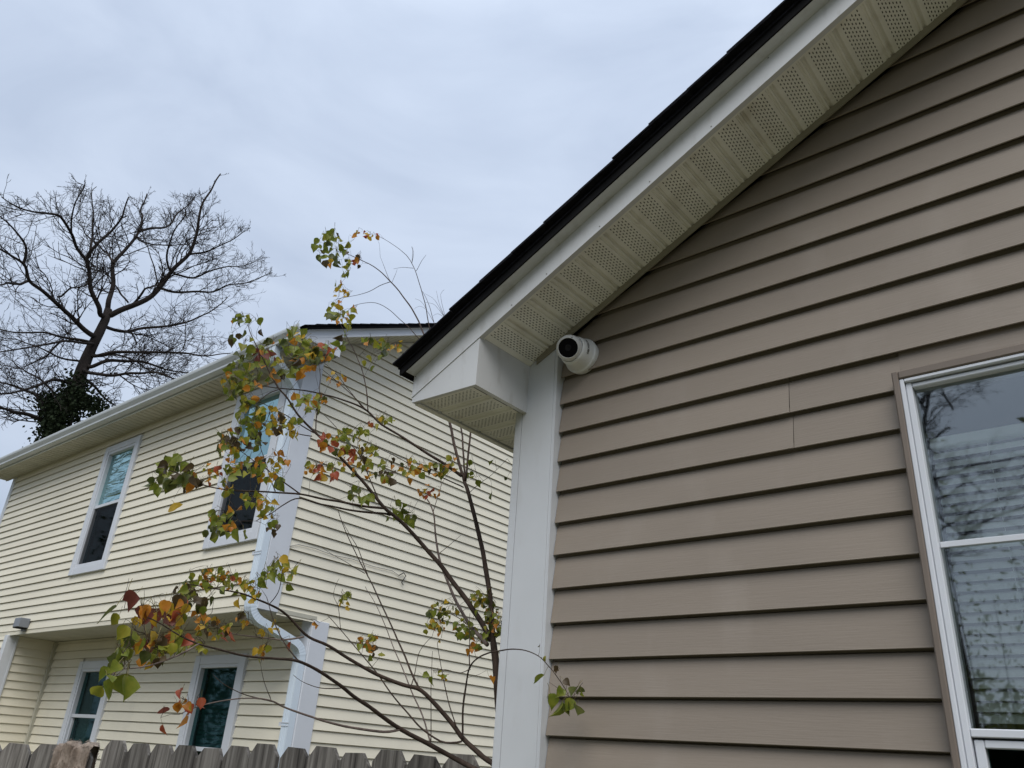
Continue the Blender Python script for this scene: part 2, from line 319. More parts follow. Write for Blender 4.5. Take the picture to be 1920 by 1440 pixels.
# side wall of the tan house (faces the neighbour)
sw = MB(); sw.quad((XC+0.012, YB+0.13, GND), (XC+0.012, 9.5, GND), (XC+0.012, 9.5, 1.25), (XC+0.012, YB+0.13, 1.25)); side = sw.build('side_wall', m_tan_trim, tan)
for k in range(-17, 11): board(side, m_tan, (XC+0.012, 0, 0), (0, 1, 0), (-1, 0, 0), 0.0817+E4*k, YB+0.125, 9.5)
q = MB(); q.quad((XR, YB, GND), (XR, 9.5, GND), (XR, 9.5, 1.25), (XR, YB, 1.25)); q.build('far_side_wall', m_tan, tan)
q = MB(); q.add([(XC+.02, 9.5, GND), (XR, 9.5, GND), (XR, 9.5, 1.25), (XAP, 9.5, zf(XAP)+.02), (XC+.02, 9.5, 1.25)], [(0, 1, 2, 3, 4)]); q.build('back_wall', m_tan, tan)
# corner post: two faces, stepped lips
p = MB(); ytop = 1.917
def postface(x0, x1, y0):
    p.prism([(x0, y0, GND), (x1, y0, GND), (x1, y0, zf(x1)+0.006), (x0, y0, zf(x0)+0.006)], (0, 1.975-y0, 0))
postface(XC, XC+0.004, 1.9185); postface(XC+0.0045, XC+0.030, 1.9165); postface(XC+0.033, PX1-0.012, 1.9160); postface(XC+0.0305, XC+0.0325, 1.9185); postface(PX1-0.0115, PX1-0.004, 1.9175); postface(PX1-0.0035, PX1, 1.9165)
p.box(XC, XC+0.01, 1.9755, 2.085, GND, 1.24)
p.build('corner_post', m_white, tan)
# rake fascia (both slopes), frieze lip, drip edge
def slope_strip(y0, y1, lo, hi, x0, x1):
    m_ = MB()
    m_.prism([(x0, y0, zf(x0)+lo), (x1, y0, zf(x1)+lo), (x1, y0, zf(x1)+hi), (x0, y0, zf(x0)+hi)], (0, y1-y0, 0)); return m_
XE = -1.905
for x0, x1 in ((XE, XAP), (XAP, 2*XAP-XE)):
    fa = slope_strip(YF, YF+0.018, 0.0, 0.090, x0, x1).build('rake_fascia', m_fascia, tan)
    if x0 == XE:
        nm = MB()
        for i in range(12):
            x = XE+0.02+i*0.19+random.uniform(-.03, .03); z = zf(x)+random.choice((0.012, 0.075))
            nm.tube([(x, YF-0.0012, z), (x, YF+0.002, z)], 0.0022, 6)
        nm.build('nail_heads', m_nail, fa)['kind'] = 'stuff'
    slope_strip(YF-0.040, YF-0.0005, 0.082, 0.089, x0, x1).build('fascia_lip', m_fascia, tan)
    slope_strip(YF-0.046, YF-0.0405, 0.082, 0.112, x0-0.022 if x0 == XE else x0, x1 if x0 == XE else x1+0.022).build('drip_edge', m_black, tan)
# roof deck and shingles
ca, sa = math.cos(math.atan(SL)), math.sin(math.atan(SL))
EZ = lambda x: zf(x)+0.110
rd = MB(); y0, y1 = YF-0.052, 9.6
for sgn in (0, 1):
    mx_ = (lambda x: x) if not sgn else (lambda x: 2*XAP-x)
    P_ = [(mx_(XE-0.030), y0, EZ(XE-0.030)), (mx_(XAP), y0, EZ(XAP)), (mx_(XAP), y1, EZ(XAP)), (mx_(XE-0.030), y1, EZ(XE-0.030))]
    rd.prism(P_ if not sgn else P_[::-1], (0, 0, 0.010))
roof = rd.build('roof', m_shingle, tan)
def shingle(i, sgn, yA, yB):
    T = 0.143; base = -0.028+i*T; ln = 0.29; th = 0.0065
    xe = XE-0.010; ze = EZ(xe)+0.0103
    def pt(t, h, yy):
        x = xe+t*ca-h*sa; z = ze+t*sa+h*ca
        return ((x if not sgn else 2*XAP-x), yy, z)
    lo = 0.0015 if i == 0 else 0.0095
    tmax = (XAP-xe)/ca-0.005; e = min(base+ln, tmax)
    if base > tmax-0.03: return
    V = []
    for yy in (yA, yB): V += [pt(base, lo, yy), pt(e, 0.001, yy), pt(e, 0.001+th, yy), pt(base, lo+th, yy)]
    build('shingle', V, [(0, 1, 2, 3), (7, 6, 5, 4), (0, 4, 5, 1), (1, 5, 6, 2), (2, 6, 7, 3), (3, 7, 4, 0)], m_shingle, roof)
for i in range(30):
    shingle(i, 0, YF-0.068+random.uniform(-0.007, 0.007), YF+0.85)
    shingle(i, 0, YF+0.853, YF+1.76)
# eave fascia, eave soffit, boxed return
ef = MB(); ef.box(XE, XE+0.018, YF+0.0185, 9.6, 1.094, zf(XE)+0.090); ef.build('eave_fascia', m_fascia, tan)
ed = MB(); ed.box(XE-0.026, XE-0.021, YF-0.046, 9.6, zf(XE)+0.075, zf(XE)+0.110).box(XE-0.0205, XE-0.0005, YF-0.040, 9.6, zf(XE)+0.082, zf(XE)+0.088); ed.build('drip_edge', m_black, tan)
XBX = -1.6095
bx = MB()
bx.prism([(XE+0.001, YF+0.003, 1.094), (XBX, YF+0.003, 1.0885), (XBX, YF+0.003, zf(XBX)+0.004), (XE+0.001, YF+0.003, zf(XE)+0.004)], (0, 0.014, 0))
bx.prism([(XBX, YF+0.0175, 1.0885), (XBX, 1.9155, 1.0885), (XBX, 1.9155, zf(XBX)+0.030), (XBX, YF+0.0175, zf(XBX)+0.030)], (-0.012, 0, 0))
bx.prism([(XBX-0.012, YF+0.018, 1.0885), (XBX-0.018, YF+0.018, 1.0885), (XBX-0.018, 1.9155, 1.0885), (XBX-0.012, 1.9155, 1.0885)], (0, 0, 0.004))
bx.build('eave_return_box', m_fascia, tan)
for j in range(14):
    s0 = j*0.312
    if s0 > 5.0: break
    soffit_sheet(tan, m_soffit, (XE+0.02, YF+0.018, 1.099), (0, 1, 0), (1, 0, 0), (0, 0, 1), s0, s0+0.312, 0.0, 0.238, holes=(s0 < 1.6))
lp = MB(); lp.box(XE+0.0005, XE+0.019, YF+0.019, 6.0, 1.0905, 1.0945); lp.build('soffit_channel', m_soffit, tan)
nsec = 13
for j in range(14):
    s0 = -0.004+j*0.312; xs = XBX+s0*ca
    if xs > XAP-0.1: break
    soffit_sheet(tan, m_soffit, (XBX, YF+0.018, 1.260+0.010), (ca, 0, sa), (0, 1, 0), (-sa, 0, ca), s0, s0+0.312, 0.0, 1.930-YF-0.018, holes=(xs < 0.35))
q = MB(); q.prism([(XBX+0.0005, YF+0.019, zf(XBX)+0.006), (XBX+0.018, YF+0.019, zf(XBX+0.018)+0.006), (XBX+0.018, 1.9150, zf(XBX+0.018)+0.006), (XBX+0.0005, 1.9150, zf(XBX)+0.006)], (0, 0, 0.003)); q.build('soffit_channel', m_soffit, tan)
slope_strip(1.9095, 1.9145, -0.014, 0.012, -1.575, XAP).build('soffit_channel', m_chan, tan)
slope_strip(YF+0.0185, YF+0.026, 0.002, 0.009, XBX, XAP).build('soffit_channel', m_soffit, tan)
# attic void above the perforated soffits
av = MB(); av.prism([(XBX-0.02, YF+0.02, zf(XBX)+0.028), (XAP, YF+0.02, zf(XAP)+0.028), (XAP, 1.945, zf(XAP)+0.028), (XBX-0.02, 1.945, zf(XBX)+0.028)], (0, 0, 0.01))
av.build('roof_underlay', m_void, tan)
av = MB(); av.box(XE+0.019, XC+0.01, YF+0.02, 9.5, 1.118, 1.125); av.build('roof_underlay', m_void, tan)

# tan house window
wx0, wx1, wz0, wz1 = -0.429, 0.485, -0.785, 0.903
cs = MB()
for (a0, a1, b0, b1) in ((WX0, wx0-0.0005, WZ0, WZ1), (wx1+0.0005, WX1, WZ0, WZ1), (wx0, wx1, wz1+0.0005, WZ1-0.001), (wx0, wx1, WZ0, wz0-0.0005)):
    cs.bev(a0, a1, 1.899, 1.962, b0, b1, 0.003)
win = cs.build('window', m_tan_trim, tan)
fr = MB()
for (a0, a1, b0, b1, yy) in ((wx0, wx0+0.010, wz0, wz1, 1.902), (wx1-0.010, wx1, wz0, wz1, 1.902), (wx0+0.0105, wx1-0.0105, wz1-0.009, wz1, 1.902), (wx0+0.0105, wx1-0.0105, wz0, wz0+0.010, 1.902),
                             (wx0+0.0105, wx0+0.024, wz0+0.0105, wz1-0.0095, 1.910), (wx1-0.024, wx1-0.0105, wz0+0.0105, wz1-0.0095, 1.910), (wx0+0.0245, wx1-0.0245, wz1-0.023, wz1-0.0125, 1.912)):
    fr.bev(a0, a1, yy, 1.975, b0, b1, 0.0018)
fr.build('frame', m_fasc_n, win)
gx0, gx1 = wx0+0.0245, wx1-0.0245
mr_ = MB(); mr_.bev(gx0, gx1, 1.914, 1.96, 0.110, 0.126, 0.0018); mr_.build('meeting_rail', m_fasc_n, win)
mu = MB(); mu.bev(gx0, gx1, 1.9255, 1.9318, 0.4935, 0.5065, 0.001); mu.build('muntin', m_fasc_n, win)
m_clear = glass('pane_inner_face', base=0.0, power=0.2, thru=(0.96, 0.98, 0.97))
pn = MB(); pn.box(gx0, gx1, 1.9325, 1.9355, 0.1265, wz1-0.0235); po_ = pn.build('pane', [m_glass, m_clear], win)
for f_ in po_.data.polygons: f_.material_index = 0 if f_.normal.y < -0.5 else 1
sa_ = MB()
for (a0, a1, b0, b1) in ((gx0+0.002, gx0+0.020, wz0+0.012, 0.106), (gx1-0.020, gx1-0.002, wz0+0.012, 0.106), (gx0+0.0205, gx1-0.0205, 0.091, 0.106), (gx0+0.0205, gx1-0.0205, wz0+0.012, wz0+0.03)):
    sa_.bev(a0, a1, 1.920, 1.95, b0, b1, 0.002)
sa_.build('sash', m_fasc_n, win)
pn = MB(); pn.box(gx0+0.0205, gx1-0.0205, 1.938, 1.941, wz0+0.0305, 0.0905); pn.build('pane', m_glass_dark, win)
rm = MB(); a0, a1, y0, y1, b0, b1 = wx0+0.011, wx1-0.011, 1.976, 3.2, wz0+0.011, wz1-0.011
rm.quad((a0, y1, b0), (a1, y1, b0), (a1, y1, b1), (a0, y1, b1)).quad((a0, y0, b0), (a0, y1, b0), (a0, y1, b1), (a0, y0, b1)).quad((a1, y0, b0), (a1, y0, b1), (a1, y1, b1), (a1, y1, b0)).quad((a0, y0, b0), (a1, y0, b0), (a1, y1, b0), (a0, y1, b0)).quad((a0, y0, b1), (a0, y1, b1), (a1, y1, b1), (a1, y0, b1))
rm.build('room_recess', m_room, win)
# venetian blind inside it
bl = thing('venetian_blind', (0.03, 1.99, 0.13), 'pale slatted venetian blind hanging behind the tan house window pane', 'blind')
hr = MB(); hr.bev(gx0+0.002, gx1-0.002, 1.978, 2.008, 0.745, 0.770, 0.003); hr.build('head_rail', m_blind, bl)
def slat_mesh():
    V = []; Fc = []; hw = 0.0125; n = 4; L_ = (gx1-gx0)/2-0.004
    for x in (-L_, L_):
        for i in range(n+1):
            u = -hw+2*hw*i/n; V.append((x, u, 0.0022*(1-(u/hw)**2)))
    for i in range(n): Fc.append((i, i+1, n+2+i, n+1+i))
    me = bpy.data.meshes.new('slat'); me.from_pydata(V, [], Fc); me.materials.append(m_blind); me.polygons.foreach_set('use_smooth', [True]*n); return me
sm = slat_mesh(); zc = 0.728
while zc > 0.14:
    o = bpy.data.objects.new('slat', sm); C.objects.link(o); o.parent = bl
    o.location = ((gx0+gx1)/2-0.03, 1.993-1.99, zc-0.13+random.uniform(-.0006, .0006)); o.rotation_euler = (R(50)+random.uniform(-.02, .02), random.uniform(-.0025, .0025), 0); zc -= 0.0222
for xx in (gx0+0.12, gx1-0.12):
    mc = MB(); mc.tube([(xx, 1.993, 0.745), (xx, 1.993, 0.15)], 0.0008, 4); mc.build('ladder_cord', m_blind, bl)

# ================================================================== SECURITY CAMERA
cx, cz = -1.400, 1.256
yb0 = YB-0.0135
sc_ = thing('security_camera', (cx, yb0, cz), 'white turret security camera with round black face under the rake soffit', 'camera')
def lathe(prof, axis, origin, k=40):
    axis = Vector(axis).normalized(); qd = Vector((0, 0, 1)).rotation_difference(axis); V = []; Fc = []
    for (r_, h) in prof:
        for j in range(k):
            a = 2*math.pi*j/k; v = qd @ Vector((r_*math.cos(a), r_*math.sin(a), h)); V.append((v.x+origin[0], v.y+origin[1], v.z+origin[2]))
    for i in range(len(prof)-1):
        for j in range(k): Fc.append((i*k+j, i*k+(j+1) % k, (i+1)*k+(j+1) % k, (i+1)*k+j))
    return V, Fc
V, Fc = lathe([(0.060, -0.01), (0.062, 0.0), (0.0625, 0.012), (0.061, 0.016), (0.0575, 0.018), (0.0575, 0.0195), (0.0565, 0.0215), (0.054, 0.036), (0.0505, 0.056), (0.0475, 0.063), (0.0450, 0.064), (0.0425, 0.060), (0.0, 0.05)], (0, -1, 0), (cx, yb0, cz), 48)
base_o = build('mount_base', V, Fc, m_camw, sc_, smooth=True)
BC = np.array([cx-0.001, yb0-0.074, cz+0.001])
look = -BC/np.linalg.norm(BC); look = look+0.16*(-CR)+0.05*CU+np.array([0, 0, -0.02]); look /= np.linalg.norm(look)
rb = 0.0445
prof = [(rb*math.sin(a), rb*math.cos(a)) for a in np.linspace(math.pi*0.98, math.pi*0.285, 16)]
zc_ = prof[-1][1]; rc = prof[-1][0]
prof += [(rc*0.985, zc_+0.004), (rc*0.955, zc_+0.005), (rc*0.93, zc_+0.0035)]
V, Fc = lathe(prof, look, BC, 48); ball = build('eyeball', V, Fc, m_camw, sc_, smooth=True)
V, Fc = lathe([(rc*0.935, zc_+0.0025), (rc*0.6, zc_+0.0032), (0.0001, zc_+0.0035)], look, BC, 40); fg = build('face_glass', V, Fc, m_camb, sc_, smooth=True)
V, Fc = lathe([(0.0105, zc_+0.0025), (0.0105, zc_+0.0046), (0.0088, zc_+0.0046), (0.007, zc_+0.0038), (0.0001, zc_+0.0042)], look, BC, 24); build('lens', V, Fc, m_caml, fg, smooth=True)
# small hood mark on top of the ball
hv = Vector(look).orthogonal().normalized()
up_c = np.array([0, 0, 1.0])-look*look[2]; up_c /= np.linalg.norm(up_c); rt = np.cross(look, up_c)
ang = 0.55; dpos = BC+(rb+0.0003)*(math.cos(0.92)*look+math.sin(0.92)*(up_c*0.93+rt*-0.36))
mk = MB(); nn = (dpos-BC)/np.linalg.norm(dpos-BC); t1 = np.cross(nn, look); t1 /= np.linalg.norm(t1); t2 = np.cross(nn, t1)
mk.quad(dpos-t1*0.003-t2*0.0015, dpos+t1*0.003-t2*0.0015, dpos+t1*0.003+t2*0.0015, dpos-t1*0.003+t2*0.0015); mk.build('indicator_mark', m_ink, ball)
# printed lettering on the cone, read bottom to top
fc = bpy.data.curves.new('logo', 'FONT'); fc.body = 'HIKVISION'; fc.size = 0.0115; fc.offset = 0.0004; fc.align_x = 'CENTER'; fc.align_y = 'CENTER'
tmp = bpy.data.objects.new('logo_tmp', fc); C.objects.link(tmp); bpy.context.view_layer.update()
me = bpy.data.meshes.new_from_object(tmp); bpy.data.objects.remove(tmp)
lv = []; ph0 = math.radians(8)
for v in me.vertices:                       # wrap on the cone: text x -> angle, text y -> height
    u, vv = v.co.x, v.co.y; hgt = 0.042+vv*0.97; rr = 0.0540-(hgt-0.036)*0.175+0.0006; a = ph0+u/0.052
    lv.append((cx+rr*math.cos(a), yb0-hgt, cz+rr*math.sin(a)))
build('printed_logo', lv, [list(pp.vertices) for pp in me.polygons], m_ink, base_o)

# ================================================================== CREAM HOUSE
XN = -6.438; YU = 4.118; YL = 4.733; XL = -13.95; ZO = 1.112; ZS = 3.585; YRG = 8.1
nh = thing('cream_house', (XN, YU, GND), 'two-storey cream sided house with white trim and overhanging upper floor', 'house')
XRK = -6.050; YEV = 3.800
zr = lambda yv: 3.813+0.494*(min(yv, 2*YRG-yv)-4.233)      # lower edge of the rake fascia
W1 = (-10.68, -9.74, 1.757, 3.457); W2 = (-7.585, -6.640, 1.757, 3.457)
W3 = (-11.10, -10.15, -0.870, 0.833); W4 = (-8.327, -7.380, -0.870, 0.833)
def backing(root, name, x0, x1, z0, z1, Yp, holes):
    mb = MB(); xs = sorted([x0, x1]+[h for q in holes for h in (q[0]+.05, q[1]-.05)])
    for a0, a1 in zip(xs[:-1], xs[1:]):
        hq = [q for q in holes if q[0] < (a0+a1)/2 < q[1]]
        if not hq: mb.quad((a0, Yp, z0), (a1, Yp, z0), (a1, Yp, z1), (a0, Yp, z1))
        else:
            q = hq[0]
            if q[2]+.05 > z0: mb.quad((a0, Yp, z0), (a1, Yp, z0), (a1, Yp, q[2]+.05), (a0, Yp, q[2]+.05))
            if q[3]-.05 < z1: mb.quad((a0, Yp, q[3]-.05), (a1, Yp, q[3]-.05), (a1, Yp, z1), (a0, Yp, z1))
    return mb.build(name, m_cream, root)
def course_front(par, Yp, zb, x0, x1, zmax, wins):
    cuts = [x0]
    for q in sorted(wins):
        if zb+E4 > q[2]+0.012 and zb < q[3]-0.012: cuts += [q[0]+0.004, q[1]-0.004]
    cuts.append(x1)
    for i in range(0, len(cuts), 2):
        if cuts[i+1]-cuts[i] > 0.02: board(par, m_cream, (0, Yp, 0), (1, 0, 0), (0, -1, 0), zb, cuts[i], cuts[i+1], zmax=zmax)
uw = backing(nh, 'upper_front_wall', XL, XN, ZO, ZS+0.1, YU+0.012, [W1, W2])
z = 1.560-4*E4+0.0
zz = z
while zz < ZS-0.01:
    course_front(uw, YU, zz, XL+0.10, XN-0.17, ZS+0.002, [W1, W2]); zz += E4
sk = MB(); sk.box(XL+0.1, XN-0.17, YU-0.010, YU, ZO-0.004, z+0.004); sk.build('skirt_trim', m_cream, nh)
XRC = -12.05
lw = backing(nh, 'lower_front_wall', XRC, XN, GND, ZO, YL+0.012, [W3, W4])
zz = 0.676-E4*23
while zz < ZO-0.01:
    course_front(lw, YL, zz, XRC+0.04, XN-0.14, ZO-0.002, [W3, W4]); zz += E4
ll = MB(); ll.quad((XL, YU+0.012, GND), (XRC-0.09, YU+0.012, GND), (XRC-0.09, YU+0.012, ZO), (XL, YU+0.012, ZO)); ll = ll.build('lower_left_wall', m_cream, nh)
zz = 1.560-4*E4-E4
while zz > -0.6:
    board(ll, m_cream, (0, YU, 0), (1, 0, 0), (0, -1, 0), zz, XL+0.1, XRC-0.095); zz -= E4
rs = MB(); rs.quad((XRC, YU+.01, GND), (XRC, YL, GND), (XRC, YL, ZO), (XRC, YU+.01, ZO)); rs = rs.build('recess_side_wall', m_cream, nh)
zz = 0.676-E4*12
while zz < ZO-0.01:
    board(rs, m_cream, (XRC, 0, 0), (0, 1, 0), (1, 0, 0), zz, YU+0.11, YL-0.03, zmax=ZO-0.002); zz += E4
ip = MB(); ip.bev(XRC, XRC+0.052, YL-0.052, YL, GND, ZO-0.001, 0.004); ip.build('inside_corner_trim', m_soffit_n, nh)
cp = MB(); cp.bev(XRC-0.085, XRC+0.018, YU-0.030, YU+0.105, GND, ZO-0.001, 0.006).bev(XRC+0.0185, XRC+0.027, YU+0.085, YU+0.112, GND, ZO-0.002, 0.002); cp.build('corner_post', m_white, nh)
# side wall
sw = MB()
sw.add([(XN, YL, GND), (XN, 12.1, GND), (XN, 12.1, zr(12.1)+.02), (XN, YRG, zr(YRG)+.02), (XN, YU, zr(YU)+.02), (XN, YU, ZO), (XN, YL, ZO)], [(0, 1, 2, 3, 4, 5, 6)])
swall = sw.build('side_wall', m_cream, nh)
ir0 = lambda zq: 4.233+(zq-3.813)/0.494-0.02; ir1 = lambda zq: 2*YRG-ir0(zq)
zz = 0.0734-E4*12
while zz < zr(YRG):
    y0 = 4.905 if zz < ZO-0.03 else 4.305
    board(swall, m_cream, (XN, 0, 0), (0, 1, 0), (1, 0, 0), zz, y0, 12.0, rake0=ir0, rake1=ir1)
    zz += E4
q = MB(); q.quad((XL, YU+0.012, GND), (XL, 12.1, GND), (XL, 12.1, zr(12.1)), (XL, YU+0.012, zr(YU))).add([(XL, YU+.012, zr(YU)), (XL, 12.1, zr(12.1)), (XL, YRG, zr(YRG)+.02)], [(0, 1, 2)]); q.build('far_side_wall', m_cream, nh)
q = MB(); q.quad((XL, 12.1, GND), (XN, 12.1, GND), (XN, 12.1, zr(12.1)+.02), (XL, 12.1, zr(12.1)+.02)); q.build('back_wall', m_cream, nh)
# corner posts
cp = MB(); cp.prism([(XN+0.022, YU-0.018, ZO), (XN+0.022, YU+0.192, ZO), (XN+0.022, YU+0.192, zr(YU+0.192)), (XN+0.022, YU-0.018, zr(YU-0.018))], (-0.03, 0, 0))
cp.box(XN-0.17, XN-0.0085, YU-0.018, YU+0.01, ZO, ZS); cp.build('corner_post', m_fasc_n, nh)
cp = MB(); cp.bev(XN-0.008, XN+0.022, YL-0.018, YL+0.176, GND, ZO-0.001, 0.004).bev(XN-0.15, XN-0.0085, YL-0.018, YL+0.01, GND, ZO-0.001, 0.004); cp.build('corner_post', m_fasc_n, nh)
cp = MB(); cp.bev(XL-0.02, XL+0.1, YU-0.018, YU+0.15, GND, ZS, 0.004); cp.build('corner_post', m_white, nh)
# overhang soffit + edge trims
for j in range(18):
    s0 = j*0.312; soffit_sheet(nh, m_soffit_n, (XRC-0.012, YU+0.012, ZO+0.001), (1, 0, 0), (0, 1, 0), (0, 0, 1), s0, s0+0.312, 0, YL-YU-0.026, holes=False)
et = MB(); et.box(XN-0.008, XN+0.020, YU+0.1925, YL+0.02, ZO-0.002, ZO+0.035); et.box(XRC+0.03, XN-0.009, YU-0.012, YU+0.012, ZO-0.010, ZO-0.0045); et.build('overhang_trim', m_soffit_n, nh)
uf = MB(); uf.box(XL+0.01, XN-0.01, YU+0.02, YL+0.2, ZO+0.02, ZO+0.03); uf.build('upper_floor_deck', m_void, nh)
# eave: soffit, fascia, gutter
nx = int((XRK-XL+0.3)/0.312)+1
for j in range(nx):
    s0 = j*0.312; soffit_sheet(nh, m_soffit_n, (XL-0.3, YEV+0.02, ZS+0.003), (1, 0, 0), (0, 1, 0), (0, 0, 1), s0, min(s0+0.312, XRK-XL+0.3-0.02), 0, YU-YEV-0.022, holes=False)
ft = MB(); ft.box(XL-0.3, XN-0.02, YU-0.030, YU-0.020, ZS-0.006, ZS+0.0025); ft.build('frieze_trim', m_soffit_n, nh)
ef = MB(); ef.box(XL-0.3, XRK-0.001, YEV, YEV+0.018, ZS-0.004, ZS+0.16); ef.build('eave_fascia', m_gutter, nh)
gp = [(YEV-0.002, ZS+0.125), (YEV-0.002, ZS+0.015), (YEV-0.070, ZS+0.015), (YEV-0.078, ZS+0.022), (YEV-0.078, ZS+0.045), (YEV-0.108, ZS+0.090), (YEV-0.112, ZS+0.108), (YEV-0.112, ZS+0.125), (YEV-0.100, ZS+0.125), (YEV-0.100, ZS+0.110), (YEV-0.066, ZS+0.045), (YEV-0.066, ZS+0.024), (YEV-0.006, ZS+0.024), (YEV-0.006, ZS+0.125)]
gu = MB(); gu.prism([(XL-0.3, a, c_) for a, c_ in gp], (XRK-XL+0.3+0.01, 0, 0)); gu.build('gutter', m_gutter, nh)
# rake: box return, fascia, soffit, drip, roof
rb_ = MB(); rb_.prism([(XRK-0.002, YEV+0.001, ZS-0.004), (XRK-0.002, 4.232, ZS-0.004), (XRK-0.002, 4.232, zr(4.232)+0.004), (XRK-0.002, YEV+0.001, zr(YEV)+0.004)], (-0.014, 0, 0))
rb_.box(XN+0.0225, XRK-0.017, 4.220, 4.232, ZS-0.004, zr(4.22)); rb_.build('eave_return_box', m_fasc_n, nh)
for y0, y1 in ((YEV, YRG), (YRG, 2*YRG-YEV)):
    q = MB(); q.prism([(XRK, y0, zr(y0)), (XRK, y1, zr(y1)), (XRK, y1, zr(y1)+0.09), (XRK, y0, zr(y0)+0.09)], (-0.018, 0, 0)); q.build('rake_fascia', m_fasc_n, nh)
    q = MB(); q.prism([(XRK+0.035, y0, zr(y0)+0.084), (XRK+0.035, y1, zr(y1)+0.084), (XRK+0.035, y1, zr(y1)+0.092), (XRK+0.035, y0, zr(y0)+0.092)], (-0.0345, 0, 0)); q.build('fascia_lip', m_fasc_n, nh)
    q = MB(); q.prism([(XRK+0.042, y0-.02, zr(y0)+0.074), (XRK+0.042, y1, zr(y1)+0.084), (XRK+0.042, y1, zr(y1)+0.115), (XRK+0.042, y0-.02, zr(y0)+0.105)], (-0.0065, 0, 0)); q.build('drip_edge', m_black, nh)
sl = math.atan(0.494)
for j in range(14):
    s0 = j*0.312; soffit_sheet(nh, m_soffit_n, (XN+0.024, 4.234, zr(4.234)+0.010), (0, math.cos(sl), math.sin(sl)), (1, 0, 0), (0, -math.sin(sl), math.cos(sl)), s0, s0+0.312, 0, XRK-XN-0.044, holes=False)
rf = MB()
for sg in (0, 1):
    g_ = (lambda v: v) if not sg else (lambda v: 2*YRG-v)
    q = [(XL-0.33, g_(YEV-0.04), zr(YEV)+0.095), (XRK+0.05, g_(YEV-0.04), zr(YEV)+0.095), (XRK+0.05, g_(YRG), zr(YRG)+0.115), (XL-0.33, g_(YRG), zr(YRG)+0.115)]
    rf.prism(q if sg else q[::-1], (0, 0, 0.012))
nroof = rf.build('roof', m_shingle, nh)
for i in range(34):
    t0 = -0.05+i*0.143; cs_, sn_ = math.cos(sl), math.sin(sl); y_ = YEV-0.03+t0*cs_; z_ = zr(YEV)+0.108+t0*sn_+(-0.03*0.494)*0
    if y_ > YRG-0.1: break
    e = 0.29; xo = XRK+0.060+random.uniform(-.008, .008); lo = 0.010 if i else 0.002
    z_ = zr(y_)+0.122; y2 = y_+e*cs_; z2 = zr(min(y2, YRG))+0.122
    V = []
    for xx in (xo, xo-0.9): V += [(xx, y_, z_+lo), (xx, y2, z2), (xx, y2, z2+0.007), (xx, y_, z_+lo+0.009)]
    build('shingle', V, [(0, 1, 2, 3), (7, 6, 5, 4), (0, 4, 5, 1), (1, 5, 6, 2), (2, 6, 7, 3), (3, 7, 4, 0)], m_shingle, nroof)
# windows
window_unit(nh, *W1, YU-0.013, 2.62, m_glass_wavy, m_glass_dark, screen=True)
window_unit(nh, *W2, YU-0.013, 2.62, m_glass_teal, m_glass_dark, screen=True)
window_unit(nh, *W3, YL-0.013, 0.20, m_glass_dark, m_glass_dark, casing=0.10)
window_unit(nh, *W4, YL-0.013, -0.055, m_glass_dark, m_glass_dark, casing=0.10)
for (q, zlo, lab) in ((W4, -0.03, 'dark green slatted blind behind the lower window next to the downspout'), (W3, -0.3, 'dark green slatted blind behind the lower window next to the recess corner')):
    bd = thing('venetian_blind', ((q[0]+q[1])/2, YL+0.08, zlo), lab, 'blind')
    zc = q[3]-0.17 if q is W4 else 0.15
    x0, x1 = q[0]+0.15, q[1]-0.15; hh = MB(); hh.bev(x0, x1, YL+0.065, YL+0.095, zc+0.01, zc+0.035, 0.003); hh.build('head_rail', m_blind_d, bd)
    while zc > zlo-0.05:
        s_ = MB(); s_.quad((x0, YL+0.073, zc-0.021), (x1, YL+0.073, zc-0.021), (x1, YL+0.087, zc+0.021), (x0, YL+0.087, zc+0.021)); s_.build('slat', m_blind_d, bd); zc -= 0.040
